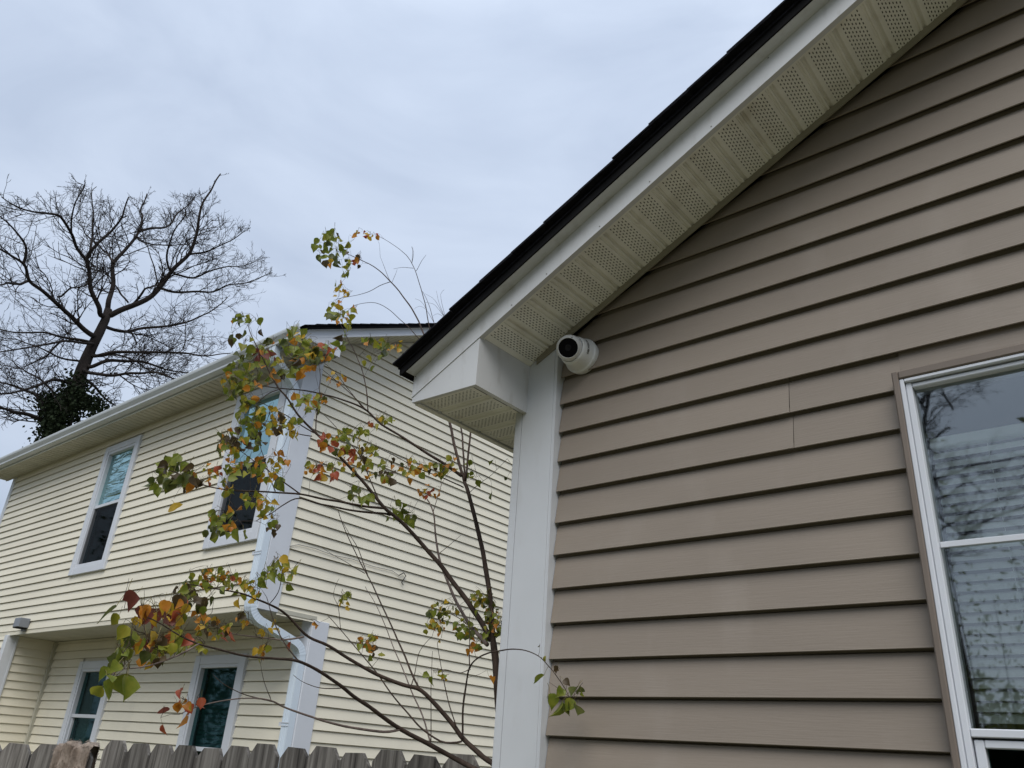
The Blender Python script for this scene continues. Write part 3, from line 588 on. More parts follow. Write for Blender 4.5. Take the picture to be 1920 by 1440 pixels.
# downspout: rectangular section with ribs, corrugated elbows
def spout():
    xs0, xs1 = -6.535, -6.432; xm = (xs0+xs1)/2; hw = (xs1-xs0)/2; hd = 0.033
    sec = []
    for (u, v) in [(-1, -1), (-.62, -1), (-.55, -.86), (-.42, -.86), (-.35, -1), (-.12, -1), (-.06, -.86), (.06, -.86), (.12, -1), (.35, -1), (.42, -.86), (.55, -.86), (.62, -1), (1, -1), (1, -.4), (1, .4), (1, 1), (-1, 1)]: sec.append((u*hw, v*hd))
    def path_mesh(pts, corr):
        P = np.array(pts, float); T = np.gradient(P, axis=0); T /= np.linalg.norm(T, axis=1)[:, None]; V = []; Fc = []; k = len(sec)
        for i, (p_, t_) in enumerate(zip(P, T)):
            nrm = np.cross(t_, [1., 0, 0]); nrm /= np.linalg.norm(nrm)
            if np.dot(nrm, [0, 1, 0]) < 0 and abs(nrm[1]) > abs(nrm[2]): nrm = -nrm
            if abs(nrm[1]) <= abs(nrm[2]) and nrm[2] < 0: nrm = -nrm
            g_ = 1+corr[i]
            for (u, v) in sec: q = p_+np.array([1., 0, 0])*u*(1+corr[i]*0.6)+nrm*v*g_; V.append(q)
        for i in range(len(P)-1):
            for j in range(k): Fc.append((i*k+j, i*k+(j+1) % k, (i+1)*k+(j+1) % k, (i+1)*k+j))
        return V, Fc
    ya, yb_ = YU-0.055, YL-0.055
    ds = None
    def elbow(c0, ang0, ang1, rad, n=22):   # in the YZ plane
        return [(xm, c0[0]+rad*math.cos(a), c0[1]+rad*math.sin(a)) for a in np.linspace(ang0, ang1, n)]
    # upper offset from the gutter back to the wall
    up = [(xm, YEV-0.04, ZS+0.02), (xm, YEV-0.04, ZS-0.06), (xm, YEV-0.02, ZS-0.10), (xm, ya-0.05, ZS-0.27), (xm, ya, ZS-0.33), (xm, ya, ZS-0.40)]
    V, Fc = path_mesh(up, [0]*6); o1 = build('downspout', V, Fc, m_spout, nh)
    V, Fc = path_mesh([(xm, ya, ZS-0.40), (xm, ya, 2.4), (xm, ya, 1.17)], [0, 0, 0]); build('pipe', V, Fc, m_spout, o1)
    # lower offset
    d = np.array([0, yb_-ya, -0.36]); z1 = 1.30
    pts = []; n = 26; A = np.array([xm, ya, 1.17]); Bp = np.array([xm, ya+0.15, 1.005]); Cc = np.array([xm, yb_-0.14, 0.905]); Dp = np.array([xm, yb_, 0.74])
    def bez(a, b_, c_, n): return [((1-t)**2*a+2*t*(1-t)*b_+t*t*c_) for t in np.linspace(0, 1, n)]
    e1 = bez(A, np.array([xm, ya, 1.035]), Bp, n); e2 = bez(Cc, np.array([xm, yb_, 0.875]), Dp, n)
    cor = [0.045*(0.5-0.5*math.cos(2*math.pi*i/3.0)) if 3 < i < n-4 else 0 for i in range(n)]
    V, Fc = path_mesh(e1, cor); build('elbow', V, Fc, m_spout, o1)
    V, Fc = path_mesh([e1[-1], (e1[-1]+e2[0])/2, e2[0]], [0.0]*3); build('pipe', V, Fc, m_spout, o1)
    V, Fc = path_mesh(e2, cor); build('elbow', V, Fc, m_spout, o1)
    V, Fc = path_mesh([e2[-1], (xm, yb_, 0.0), (xm, yb_, GND+0.05)], [0.0]*3); build('pipe', V, Fc, m_spout, o1)
    for (zz_, yy_, w_) in ((1.60, ya, 1), (0.20, yb_, 1)):
        st = MB(); st.box(xs0-0.035, xs1+0.004, yy_-hd-0.004, yy_-hd-0.001, zz_-0.016, zz_-0.010).box(xs0-0.035, xs1+0.004, yy_-hd-0.004, yy_-hd-0.001, zz_+0.010, zz_+0.016).box(xs0-0.035, xs0-0.002, yy_-hd-0.003, yy_+0.035, zz_-0.016, zz_+0.016); st.build('strap', m_fasc_n, o1)
spout()
# loose cable and hook on the side wall
cb = thing('wall_cable', (XN+0.03, 4.31, 1.72), 'thin grey cable sagging across the cream side wall to a small hook', 'cable')
cpx = [(543, 1024), (560, 1021), (590, 1028), (625, 1041), (660, 1048), (700, 1062), (735, 1070), (748, 1079)]
tb = MB(); tb.tube([hit(a, c_, 0, XN+0.022) for a, c_ in cpx], 0.0035, 5); tb.build('cable', m_wire, cb)
tb = MB(); tb.tube([hit(a, c_, 0, XN+0.030) for a, c_ in [(748, 1079), (757, 1074), (761, 1080), (757, 1086), (753, 1092), (756, 1097)]], 0.0055, 5); tb.build('hook', m_ink, cb)
# small box over the recess edge
lbx = thing('wall_box', (-11.56, YU-0.02, 1.20), 'small grey metal box fixed above the recess corner post', 'box')
q = MB(); q.bev(-11.655, -11.475, YU-0.14, YU-0.012, 1.168, 1.285, 0.008); q.build('housing', m_box, lbx)
q = MB(); q.box(-11.645, -11.485, YU-0.136, YU-0.02, 1.160, 1.1675); q.build('underside', m_void, lbx)
q = MB(); q.bev(-11.60, -11.53, YU-0.05, YU-0.004, 1.13, 1.1595, 0.004); q.build('bracket', m_box, lbx)

# ================================================================== FENCE
def fence(name, P0, dirang, n, zt0, dz, label, pw=0.140, gap=0.006, cat='fence', skip=(), hv=0.013):
    d = np.array([math.cos(dirang), math.sin(dirang), 0.]); nrm = np.array([-d[1], d[0], 0.])      # nrm: away from the camera side
    if nrm[1] < 0: nrm = -nrm
    root = thing(name, (P0[0], P0[1], GND), label, cat)
    for i in range(n):
        if i in skip: continue
        s0 = i*(pw+gap); wv = pw+random.uniform(-0.004, 0.004); top = zt0+dz*s0+random.uniform(-hv, hv); lean = random.uniform(-0.004, 0.004)
        e_, e2_ = 0.030+random.uniform(-.004, .006), 0.030+random.uniform(-.004, .006); c_ = 0.040
        pr = [(0, GND+0.04), (wv, GND+0.04), (wv+lean, top-c_), (wv-e_+lean, top), (e2_+lean, top+random.uniform(-.003, .003)), (lean, top-c_)]
        ofs = random.uniform(-0.003, 0.003)
        base = np.array([P0[0], P0[1], 0])+d*s0
        poly = [base+d*u+nrm*ofs+np.array([0, 0, zv]) for u, zv in pr]
        o = MB(); o.prism(poly, nrm*0.016); ob = o.build('picket', m_fence, root)
    Lf = n*(pw+gap)
    for zr_ in (-0.32, -0.95, -1.52):
        o = MB(); a = np.array([P0[0], P0[1], 0])+nrm*0.021+np.array([0, 0, zr_]); o.prism([a, a+nrm*0.038, a+nrm*0.038+[0, 0, 0.085], a+[0, 0, 0.085]], d*Lf); o.build('rail', m_fence, root)
    s = 0.3
    while s < Lf:
        o = MB(); a = np.array([P0[0], P0[1], 0])+nrm*0.061+d*s; o.prism([a+[0, 0, GND], a+d*0.09+[0, 0, GND], a+d*0.09+nrm*0.09+[0, 0, GND], a+nrm*0.09+[0, 0, GND]], (0, 0, -GND-0.12)); o.build('post', m_fence, root); s += 2.4
    return root
FA = R(9)
fy = lambda x: (2.33+math.sin(FA)*x)/math.cos(FA)
# main run: starts beside the tan house and runs towards the neighbour
xs_ = -1.70; 
ptA = hit(903, 1416, 1, fy(-1.9)); ptA = np.array([-1.84, fy(-1.84)])
mainf = fence('picket_fence', (ptA[0], ptA[1]), R(189), 13, 0.022, -0.022, 'weathered grey dog-eared picket fence running out from the tan house corner')
endP = ptA+np.array([math.cos(R(189)), math.sin(R(189))])*13*0.146
sidef = fence('picket_fence', (endP[0]-0.03, endP[1]-0.03), R(211), 9, -0.048, 0.0, 'darker angled picket fence section carrying the draped rug', pw=0.140)

# ================================================================== TREES
def smooth_path(pts, n):
    P = np.array(pts, float)
    if len(P) < 3: 
        t = np.linspace(0, 1, n)[:, None]; return P[0]*(1-t)+P[-1]*t
    seg = np.r_[0, np.cumsum(np.linalg.norm(np.diff(P, axis=0), axis=1))]; out_ = []
    for q in np.linspace(0, seg[-1], n):
        i = min(len(P)-2, max(0, np.searchsorted(seg, q)-1)); t = (q-seg[i])/(seg[i+1]-seg[i]+1e-12)
        p0 = P[max(0, i-1)]; p1 = P[i]; p2 = P[i+1]; p3 = P[min(len(P)-1, i+2)]
        out_.append(0.5*((2*p1)+(-p0+p2)*t+(2*p0-5*p1+4*p2-p3)*t*t+(-p0+3*p1-3*p2+p3)*t**3))
    return np.array(out_)
sap = thing('young_tree', (-1.75, 2.03, GND), 'young tree with brown stems and sparse green, orange and red heart-shaped leaves', 'tree')
# (pixels + world Y), radius from -> to, name, material
BR = [
 ([(960, 1560, 2.02), (945, 1440, 2.03), (938, 1365, 2.04), (933, 1300, 2.05), (930, 1240, 2.05), (925, 1205, 2.05)], .0135, .0115, 'trunk', 0),
 ([(926, 1215, 2.05), (924, 1180, 2.05), (916, 1097, 2.06), (904, 1030, 2.08), (891, 974, 2.10), (879, 927, 2.12), (871, 905, 2.13)], .0095, .0075, 'limb', 0),
 ([(872, 908, 2.13), (867, 888, 2.14), (854, 841, 2.16), (843, 792, 2.18), (826, 725, 2.22), (795, 627, 2.28), (769, 575, 2.30), (733, 528, 2.30), (706, 503, 2.28), (675, 487, 2.26), (650, 476, 2.24), (630, 470, 2.22)], .0065, .0016, 'limb', 0),
 ([(872, 902, 2.13), (871, 870, 2.16), (868, 840, 2.18), (864, 802, 2.22), (845, 720, 2.28), (806, 616, 2.36), (794, 556, 2.38), (772, 494, 2.38), (755, 472, 2.36), (731, 455, 2.34), (712, 444, 2.32)], .004, .0012, 'branch', 0),
 ([(873, 902, 2.13), (878, 865, 2.14), (880, 840, 2.15), (882, 812, 2.16), (880, 760, 2.2), (850, 690, 2.28), (825, 640, 2.34), (800, 560, 2.4), (790, 545, 2.4)], .0042, .001, 'branch', 0),
 ([(838, 762, 2.20), (810, 668, 2.24), (786, 636, 2.25), (765, 612, 2.25), (744, 594, 2.24), (728, 580, 2.22), (712, 570, 2.2), (694, 567, 2.18), (668, 572, 2.15), (650, 585, 2.13)], .0035, .001, 'branch', 0),
 ([(733, 528, 2.30), (714, 535, 2.26), (690, 548, 2.22), (655, 556, 2.18), (632, 560, 2.15)], .002, .0009, 'branch', 0),
 ([(772, 494, 2.38), (774, 470, 2.38), (772, 462, 2.38)], .0014, .0007, 'branch', 0),
 ([(772, 494, 2.38), (776, 475, 2.4), (774, 463, 2.41)], .0012, .0007, 'branch', 0),
 ([(780, 508, 2.38), (790, 490, 2.36), (799, 478, 2.35)], .0014, .0007, 'branch', 0),
 ([(775, 503, 2.38), (755, 501, 2.35), (738, 504, 2.33)], .0014, .0006, 'branch', 0),
 ([(733, 528, 2.30), (722, 505, 2.30), (713, 482, 2.30)], .0014, .0006, 'branch', 0),
 ([(735, 530, 2.30), (742, 515, 2.31), (745, 505, 2.32)], .0012, .0006, 'branch', 0),
 ([(920, 1200, 2.05), (910, 1180, 2.05), (885, 1140, 2.04), (871, 1119, 2.03), (832, 1069, 2.0), (788, 1016, 1.95), (760, 986, 1.90), (740, 968, 1.86), (722, 953, 1.82), (681, 903, 1.74), (647, 866, 1.66), (600, 819, 1.55), (589, 808, 1.53), (559, 779, 1.48), (537, 744, 1.43), (522, 727, 1.40), (504, 695, 1.37), (487, 661, 1.34), (475, 636, 1.32), (466, 612, 1.30)], .0095, .0014, 'limb', 0),
 ([(914, 1209, 2.05), (900, 1193, 2.06), (885, 1177, 2.07), (854, 1127, 2.09), (835, 1080, 2.10), (823, 1041, 2.11), (817, 1002, 2.12), (813, 963, 2.12), (802, 938, 2.12), (788, 925, 2.11)], .0072, .0022, 'limb', 1),
 ([(813, 958, 2.12), (820, 935, 2.13), (829, 905, 2.14)], .0018, .0008, 'branch', 1),
 ([(732, 966, 1.85), (727, 964, 1.84), (690, 960, 1.76), (647, 955, 1.68), (600, 945, 1.58), (559, 934, 1.48), (530, 948, 1.42), (510, 962, 1.38), (480, 977, 1.33)], .0042, .0012, 'branch', 0),
 ([(722, 953, 1.82), (712, 952, 1.80), (660, 945, 1.68), (610, 936, 1.57), (563, 926, 1.47), (519, 923, 1.40), (480, 920, 1.34), (441, 919, 1.28), (410, 916, 1.24), (386, 911, 1.21), (360, 900, 1.18), (338, 888, 1.16), (310, 880, 1.13)], .0045, .0013, 'branch', 0),
 ([(563, 926, 1.47), (540, 909, 1.43), (516, 893, 1.39), (495, 876, 1.36), (474, 863, 1.33), (447, 843, 1.29), (425, 832, 1.26)], .0026, .0009, 'branch', 0),
 ([(516, 921, 1.40), (505, 893, 1.40), (497, 866, 1.39), (488, 838, 1.38), (484, 818, 1.38)], .0018, .0008, 'branch', 0),
 ([(716, 950, 1.81), (705, 925, 1.79), (694, 900, 1.77), (674, 854, 1.74), (647, 820, 1.70), (619, 790, 1.65), (597, 768, 1.61)], .0028, .0009, 'branch', 0),
 ([(866, 893, 2.13), (840, 874, 2.08), (806, 853, 2.02), (760, 824, 1.94), (716, 796, 1.87), (687, 769, 1.81), (650, 753, 1.73), (619, 742, 1.67), (570, 732, 1.57), (525, 728, 1.47), (490, 722, 1.41), (465, 718, 1.37)], .0062, .0014, 'limb', 0),
 ([(687, 769, 1.81), (668, 750, 1.78), (640, 722, 1.73), (622, 707, 1.70), (604, 692, 1.67)], .0025, .0009, 'branch', 0),
 ([(680, 765, 1.80), (660, 740, 1.77), (640, 712, 1.73), (620, 690, 1.69), (608, 680, 1.67)], .002, .0008, 'branch', 0),
 ([(690, 771, 1.81), (688, 740, 1.82), (682, 705, 1.82), (675, 681, 1.82), (656, 644, 1.82), (641, 612, 1.82), (632, 600, 1.82)], .0026, .0009, 'branch', 0),
 ([(869, 914, 2.13), (835, 898, 2.06), (797, 884, 1.99), (745, 858, 1.9), (713, 842, 1.84), (697, 832, 1.81)], .0028, .0010, 'branch', 0),
 ([(593, 815, 1.54), (594, 785, 1.55), (598, 752, 1.57), (600, 725, 1.58), (602, 703, 1.58), (598, 676, 1.58)], .0024, .0009, 'branch', 0),
 ([(590, 812, 1.53), (560, 795, 1.49), (530, 775, 1.44), (505, 762, 1.40), (480, 752, 1.36)], .0024, .0009, 'branch', 0),
 ([(585, 818, 1.52), (555, 812, 1.48), (525, 798, 1.43), (500, 790, 1.39)], .002, .0008, 'branch', 0),
 ([(524, 729, 1.40), (505, 738, 1.38), (485, 755, 1.35), (475, 770, 1.33)], .002, .0008, 'branch', 0),
 ([(850, 640, 2.34), (832, 590, 2.37), (822, 565, 2.38), (818, 545, 2.38)], .0014, .0005, 'branch', 0),
 ([(838, 605, 2.36), (826, 580, 2.37), (812, 560, 2.38), (797, 550, 2.39)], .0011, .0005, 'branch', 0),
 ([(836, 598, 2.36), (828, 566, 2.37), (826, 550, 2.38), (833, 543, 2.38)], .0011, .0005, 'branch', 0),
 ([(832, 592, 2.37), (815, 572, 2.38), (796, 566, 2.39)], .001, .0005, 'branch', 0),
 ([(840, 600, 2.36), (822, 588, 2.37), (812, 592, 2.38)], .001, .0005, 'branch', 0),
 ([(820, 615, 2.36), (800, 583, 2.37), (787, 574, 2.38), (776, 580, 2.38)], .0012, .0005, 'branch', 0),
 ([(800, 583, 2.37), (790, 565, 2.37), (778, 560, 2.38)], .001, .0005, 'branch', 0),
 ([(879, 925, 2.12), (900, 905, 2.10), (925, 888, 2.08), (951, 860, 2.06)], .0014, .0006, 'branch', 0),
 ([(822, 1040, 2.11), (840, 1025, 2.12), (864, 1003, 2.14)], .0014, .0006, 'branch', 1),
 ([(960, 1475, 2.00), (929, 1434, 1.99), (906, 1419, 1.98), (868, 1384, 1.95), (848, 1357, 1.93), (818, 1323, 1.89), (787, 1294, 1.84), (760, 1286, 1.80), (720, 1271, 1.74), (686, 1254, 1.68), (647, 1229, 1.60), (613, 1209, 1.53), (574, 1191, 1.46), (536, 1151, 1.38), (505, 1132, 1.31), (480, 1122, 1.26), (455, 1113, 1.21), (420, 1106, 1.15), (388, 1102, 1.09), (355, 1096, 1.05)], .0085, .0012, 'limb', 0),
 ([(569, 1194, 1.45), (530, 1200, 1.38), (502, 1198, 1.34), (470, 1194, 1.28), (437, 1189, 1.22), (411, 1177, 1.18), (385, 1172, 1.14)], .0028, .0009, 'branch', 1),
 ([(965, 1485, 1.98), (905, 1450, 1.975), (850, 1421, 1.96), (812, 1400, 1.90), (760, 1371, 1.80), (720, 1346, 1.70), (674, 1312, 1.58), (644, 1290, 1.50), (602, 1262, 1.39), (560, 1239, 1.29), (510, 1235, 1.19), (467, 1230, 1.11), (420, 1219, 1.03), (373, 1207, .96), (335, 1190, .91), (300, 1169, .87), (270, 1155, .84)], .0085, .0012, 'limb', 0),
 ([(373, 1207, .96), (335, 1228, .91), (292, 1245, .85), (255, 1252, .80), (225, 1255, .77), (205, 1268, .75)], .0022, .001, 'branch', 1),
 ([(752, 1366, 1.78), (720, 1371, 1.72), (663, 1365, 1.62), (613, 1354, 1.53), (588, 1346, 1.49), (536, 1328, 1.40), (508, 1314, 1.35), (480, 1309, 1.30), (437, 1310, 1.23), (394, 1318, 1.16), (359, 1329, 1.11), (335, 1340, 1.08)], .0042, .0009, 'branch', 1),
 ([(510, 1315, 1.35), (480, 1308, 1.31), (452, 1300, 1.27), (420, 1282, 1.22), (400, 1265, 1.20)], .002, .0006, 'branch', 0),
 ([(787, 1294, 1.84), (766, 1250, 1.84), (725, 1153, 1.83), (691, 1084, 1.81), (666, 1035, 1.79), (641, 978, 1.77), (634, 956, 1.76)], .0032, .0012, 'branch', 0),
 ([(690, 1082, 1.81), (672, 1030, 1.82), (655, 1000, 1.83), (640, 975, 1.83)], .0018, .0007, 'branch', 0),
 ([(684, 1075, 1.81), (650, 1055, 1.80), (620, 1038, 1.79), (602, 1025, 1.78)], .0015, .0006, 'branch', 0),
 ([(866, 1390, 1.95), (843, 1392, 1.92), (822, 1388, 1.90), (789, 1365, 1.86), (760, 1332, 1.83), (730, 1294, 1.80), (690, 1242, 1.76), (638, 1181, 1.70), (614, 1153, 1.67)], .0034, .0011, 'branch', 0),
 ([(638, 1181, 1.70), (634, 1140, 1.70), (625, 1115, 1.70), (636, 1085, 1.71)], .0012, .0006, 'branch', 0),
 ([(867, 1386, 1.94), (868, 1328, 1.93), (875, 1282, 1.92), (882, 1252, 1.90), (897, 1234, 1.88), (918, 1223, 1.87), (939, 1219, 1.855), (960, 1217, 1.845), (987, 1220, 1.84), (1010, 1230, 1.84), (1027, 1247, 1.845), (1040, 1263, 1.85), (1060, 1293, 1.855), (1068, 1310, 1.855)], .0034, .0009, 'branch', 0),
 ([(882, 1252, 1.90), (880, 1213, 1.92), (881, 1150, 1.95)], .002, .0008, 'branch', 0),
 ([(808, 1390, 1.9), (807, 1307, 1.93), (811, 1221, 1.97)], .0016, .0007, 'branch', 0),
 ([(855, 1361, 1.93), (837, 1302, 1.95), (825, 1240, 1.97), (820, 1205, 1.98)], .002, .0009, 'branch', 0),
 ([(770, 1290, 1.81), (778, 1263, 1.85), (787, 1223, 1.89), (810, 1194, 1.92)], .0018, .0008, 'branch', 0),
 ([(808, 1396, 1.9), (790, 1340, 1.92), (770, 1290, 1.95), (745, 1230, 1.97), (720, 1170, 1.98), (700, 1125, 1.99), (685, 1100, 1.99)], .0026, .0010, 'branch', 1),
 ([(882, 1255, 1.90), (862, 1262, 1.86), (835, 1255, 1.83), (815, 1258, 1.8)], .0014, .0007, 'branch', 0),
 ([(560, 1239, 1.29), (530, 1200, 1.27), (512, 1160, 1.26), (500, 1120, 1.25)], .002, .0008, 'branch', 0),
 ([(640, 1290, 1.50), (600, 1290, 1.44), (570, 1280, 1.40), (550, 1265, 1.37)], .0016, .0007, 'branch', 0),
 ([(508, 1314, 1.35), (495, 1280, 1.33), (488, 1245, 1.31)], .0013, .0006, 'branch', 0),
 ([(922, 1200, 2.05), (935, 1185, 2.06), (944, 1172, 2.07)], .003, .0012, 'branch', 0),
 ([(885, 1178, 2.07), (862, 1160, 2.05), (840, 1150, 2.03), (825, 1150, 2.0)], .002, .0009, 'branch', 0),
 ([(505, 1132, 1.31), (520, 1110, 1.30), (527, 1080, 1.29), (530, 1055, 1.28)], .0014, .0007, 'branch', 0),
]
nodes = []; node_y = []
for pts, r0, r1, nm, mi in BR:
    P = [hit(x, yv, 1, Y_) for x, yv, Y_ in pts]; n = max(8, len(P)*4); Q = smooth_path(P, n)
    amp = 0.0035 if nm != 'trunk' else 0.002
    for i in range(1, n-1):
        ph = Q[i]*9; Q[i] = Q[i]+amp*np.array(noise.noise_vector(Vector(ph)))
    rr = np.linspace(r0, r1, n)*(1+0.10*np.array([noise.noise(Vector((i*0.7, r0*1e4, 3))) for i in range(n)]))
    MB().tube(Q, rr, 8 if r0 > .004 else 6).build(nm, m_bark2 if mi else m_bark, sap, smooth=True)
    if nm != 'trunk':
        m_ = int(n*0.25)
        for q in Q[m_:]: nodes.append(q)
# --- leaves
def leaf_mat(name, col, col2):
    m = mat(name, col, 0.42, 0.35, 0.2, 55, col2=col2); t = m.node_tree; b_ = t.nodes['Principled BSDF']; o_ = t.nodes['Material Output']
    tl = t.nodes.new('ShaderNodeBsdfTranslucent'); mi = t.nodes.new('ShaderNodeMixShader'); mi.inputs[0].default_value = 0.45
    src = b_.inputs['Base Color'].links[0].from_socket; t.links.new(src, tl.inputs[0]); t.links.new(b_.outputs[0], mi.inputs[1]); t.links.new(tl.outputs[0], mi.inputs[2]); t.links.new(mi.outputs[0], o_.inputs[0]); return m
LM = {'g': leaf_mat('leaf_green', (0.125, 0.175, 0.020), (0.25, 0.26, 0.034)), 'd': leaf_mat('leaf_dark_green', (0.055, 0.080, 0.018), (0.125, 0.13, 0.03)),
      'y': leaf_mat('leaf_yellow', (0.42, 0.27, 0.02), (0.55, 0.36, 0.035)), 'l': leaf_mat('leaf_lime', (0.22, 0.24, 0.026), (0.34, 0.30, 0.035)),
      'o': leaf_mat('leaf_orange', (0.44, 0.155, 0.016), (0.55, 0.25, 0.028)), 'r': leaf_mat('leaf_red', (0.34, 0.055, 0.03), (0.44, 0.13, 0.05)),
      'm': leaf_mat('leaf_maroon', (0.13, 0.034, 0.026), (0.19, 0.055, 0.035)), 'b': leaf_mat('leaf_bronze', (0.060, 0.044, 0.020), (0.09, 0.06, 0.026))}
m_pet = mat('petiole', (0.20, 0.17, 0.06), 0.6)
def leaf_variant(i):
    rr = random.Random(i*13+5); n = 7
    hw = [0.0, 0.30, 0.47, 0.50, 0.38, 0.17, 0.055, 0.0]; yy = [0.0, 0.06, 0.24, 0.42, 0.62, 0.80, 0.91, 1.0]
    wdt = rr.uniform(0.92, 1.12); fold = rr.uniform(0.1, 0.95); curl = rr.uniform(-0.9, 0.35); twist = rr.uniform(-0.5, 0.5); V = []; Fc = []
    damage = rr.random() < 0.35
    for k_, (h_, y_) in enumerate(zip(hw, yy)):
        zmid = curl*y_*y_*0.5
        for sgn in (-1, 0, 1):
            hh = h_*wdt*(1+rr.uniform(-0.10, 0.10)); 
            if damage and rr.random() < 0.25: hh *= 0.6
            x = sgn*hh*math.cos(fold); z = zmid+abs(sgn)*hh*math.sin(fold)+rr.uniform(-.02, .02)+x*twist*y_*0.5
            V.append((x, y_, z))
    for k_ in range(len(hw)-1):
        for s_ in (0, 1):
            a = k_*3+s_; Fc.append((a, a+1, a+4, a+3))
    pl = 0.6; V0 = len(V); bend = rr.uniform(-.25, .25)
    for (px_, py_, pz_) in ((0, 0.02, 0), (bend*0.3, -pl*0.5, 0.10), (bend, -pl, 0.16)):
        for a in range(3): V.append((px_+0.016*math.cos(a*2.09), py_, pz_+0.016*math.sin(a*2.09)))
    for s_ in range(2):
        for a in range(3): Fc.append((V0+s_*3+a, V0+s_*3+(a+1) % 3, V0+(s_+1)*3+(a+1) % 3, V0+(s_+1)*3+a))
    return V, Fc
NVAR = 18; LV = [leaf_variant(i) for i in range(NVAR)]; NPET = 6
leaf_cache = {}
def leaf_mesh(v, c):
    if (v, c) not in leaf_cache:
        V, Fc = LV[v]; me = bpy.data.meshes.new('leaf'); me.from_pydata(V, [], Fc); me.materials.append(LM[c]); me.materials.append(m_pet)
        mi_ = [0]*(len(Fc)-NPET)+[1]*NPET; me.polygons.foreach_set('material_index', mi_); me.polygons.foreach_set('use_smooth', [True]*len(Fc)); me.update(); leaf_cache[(v, c)] = me
    return leaf_cache[(v, c)]
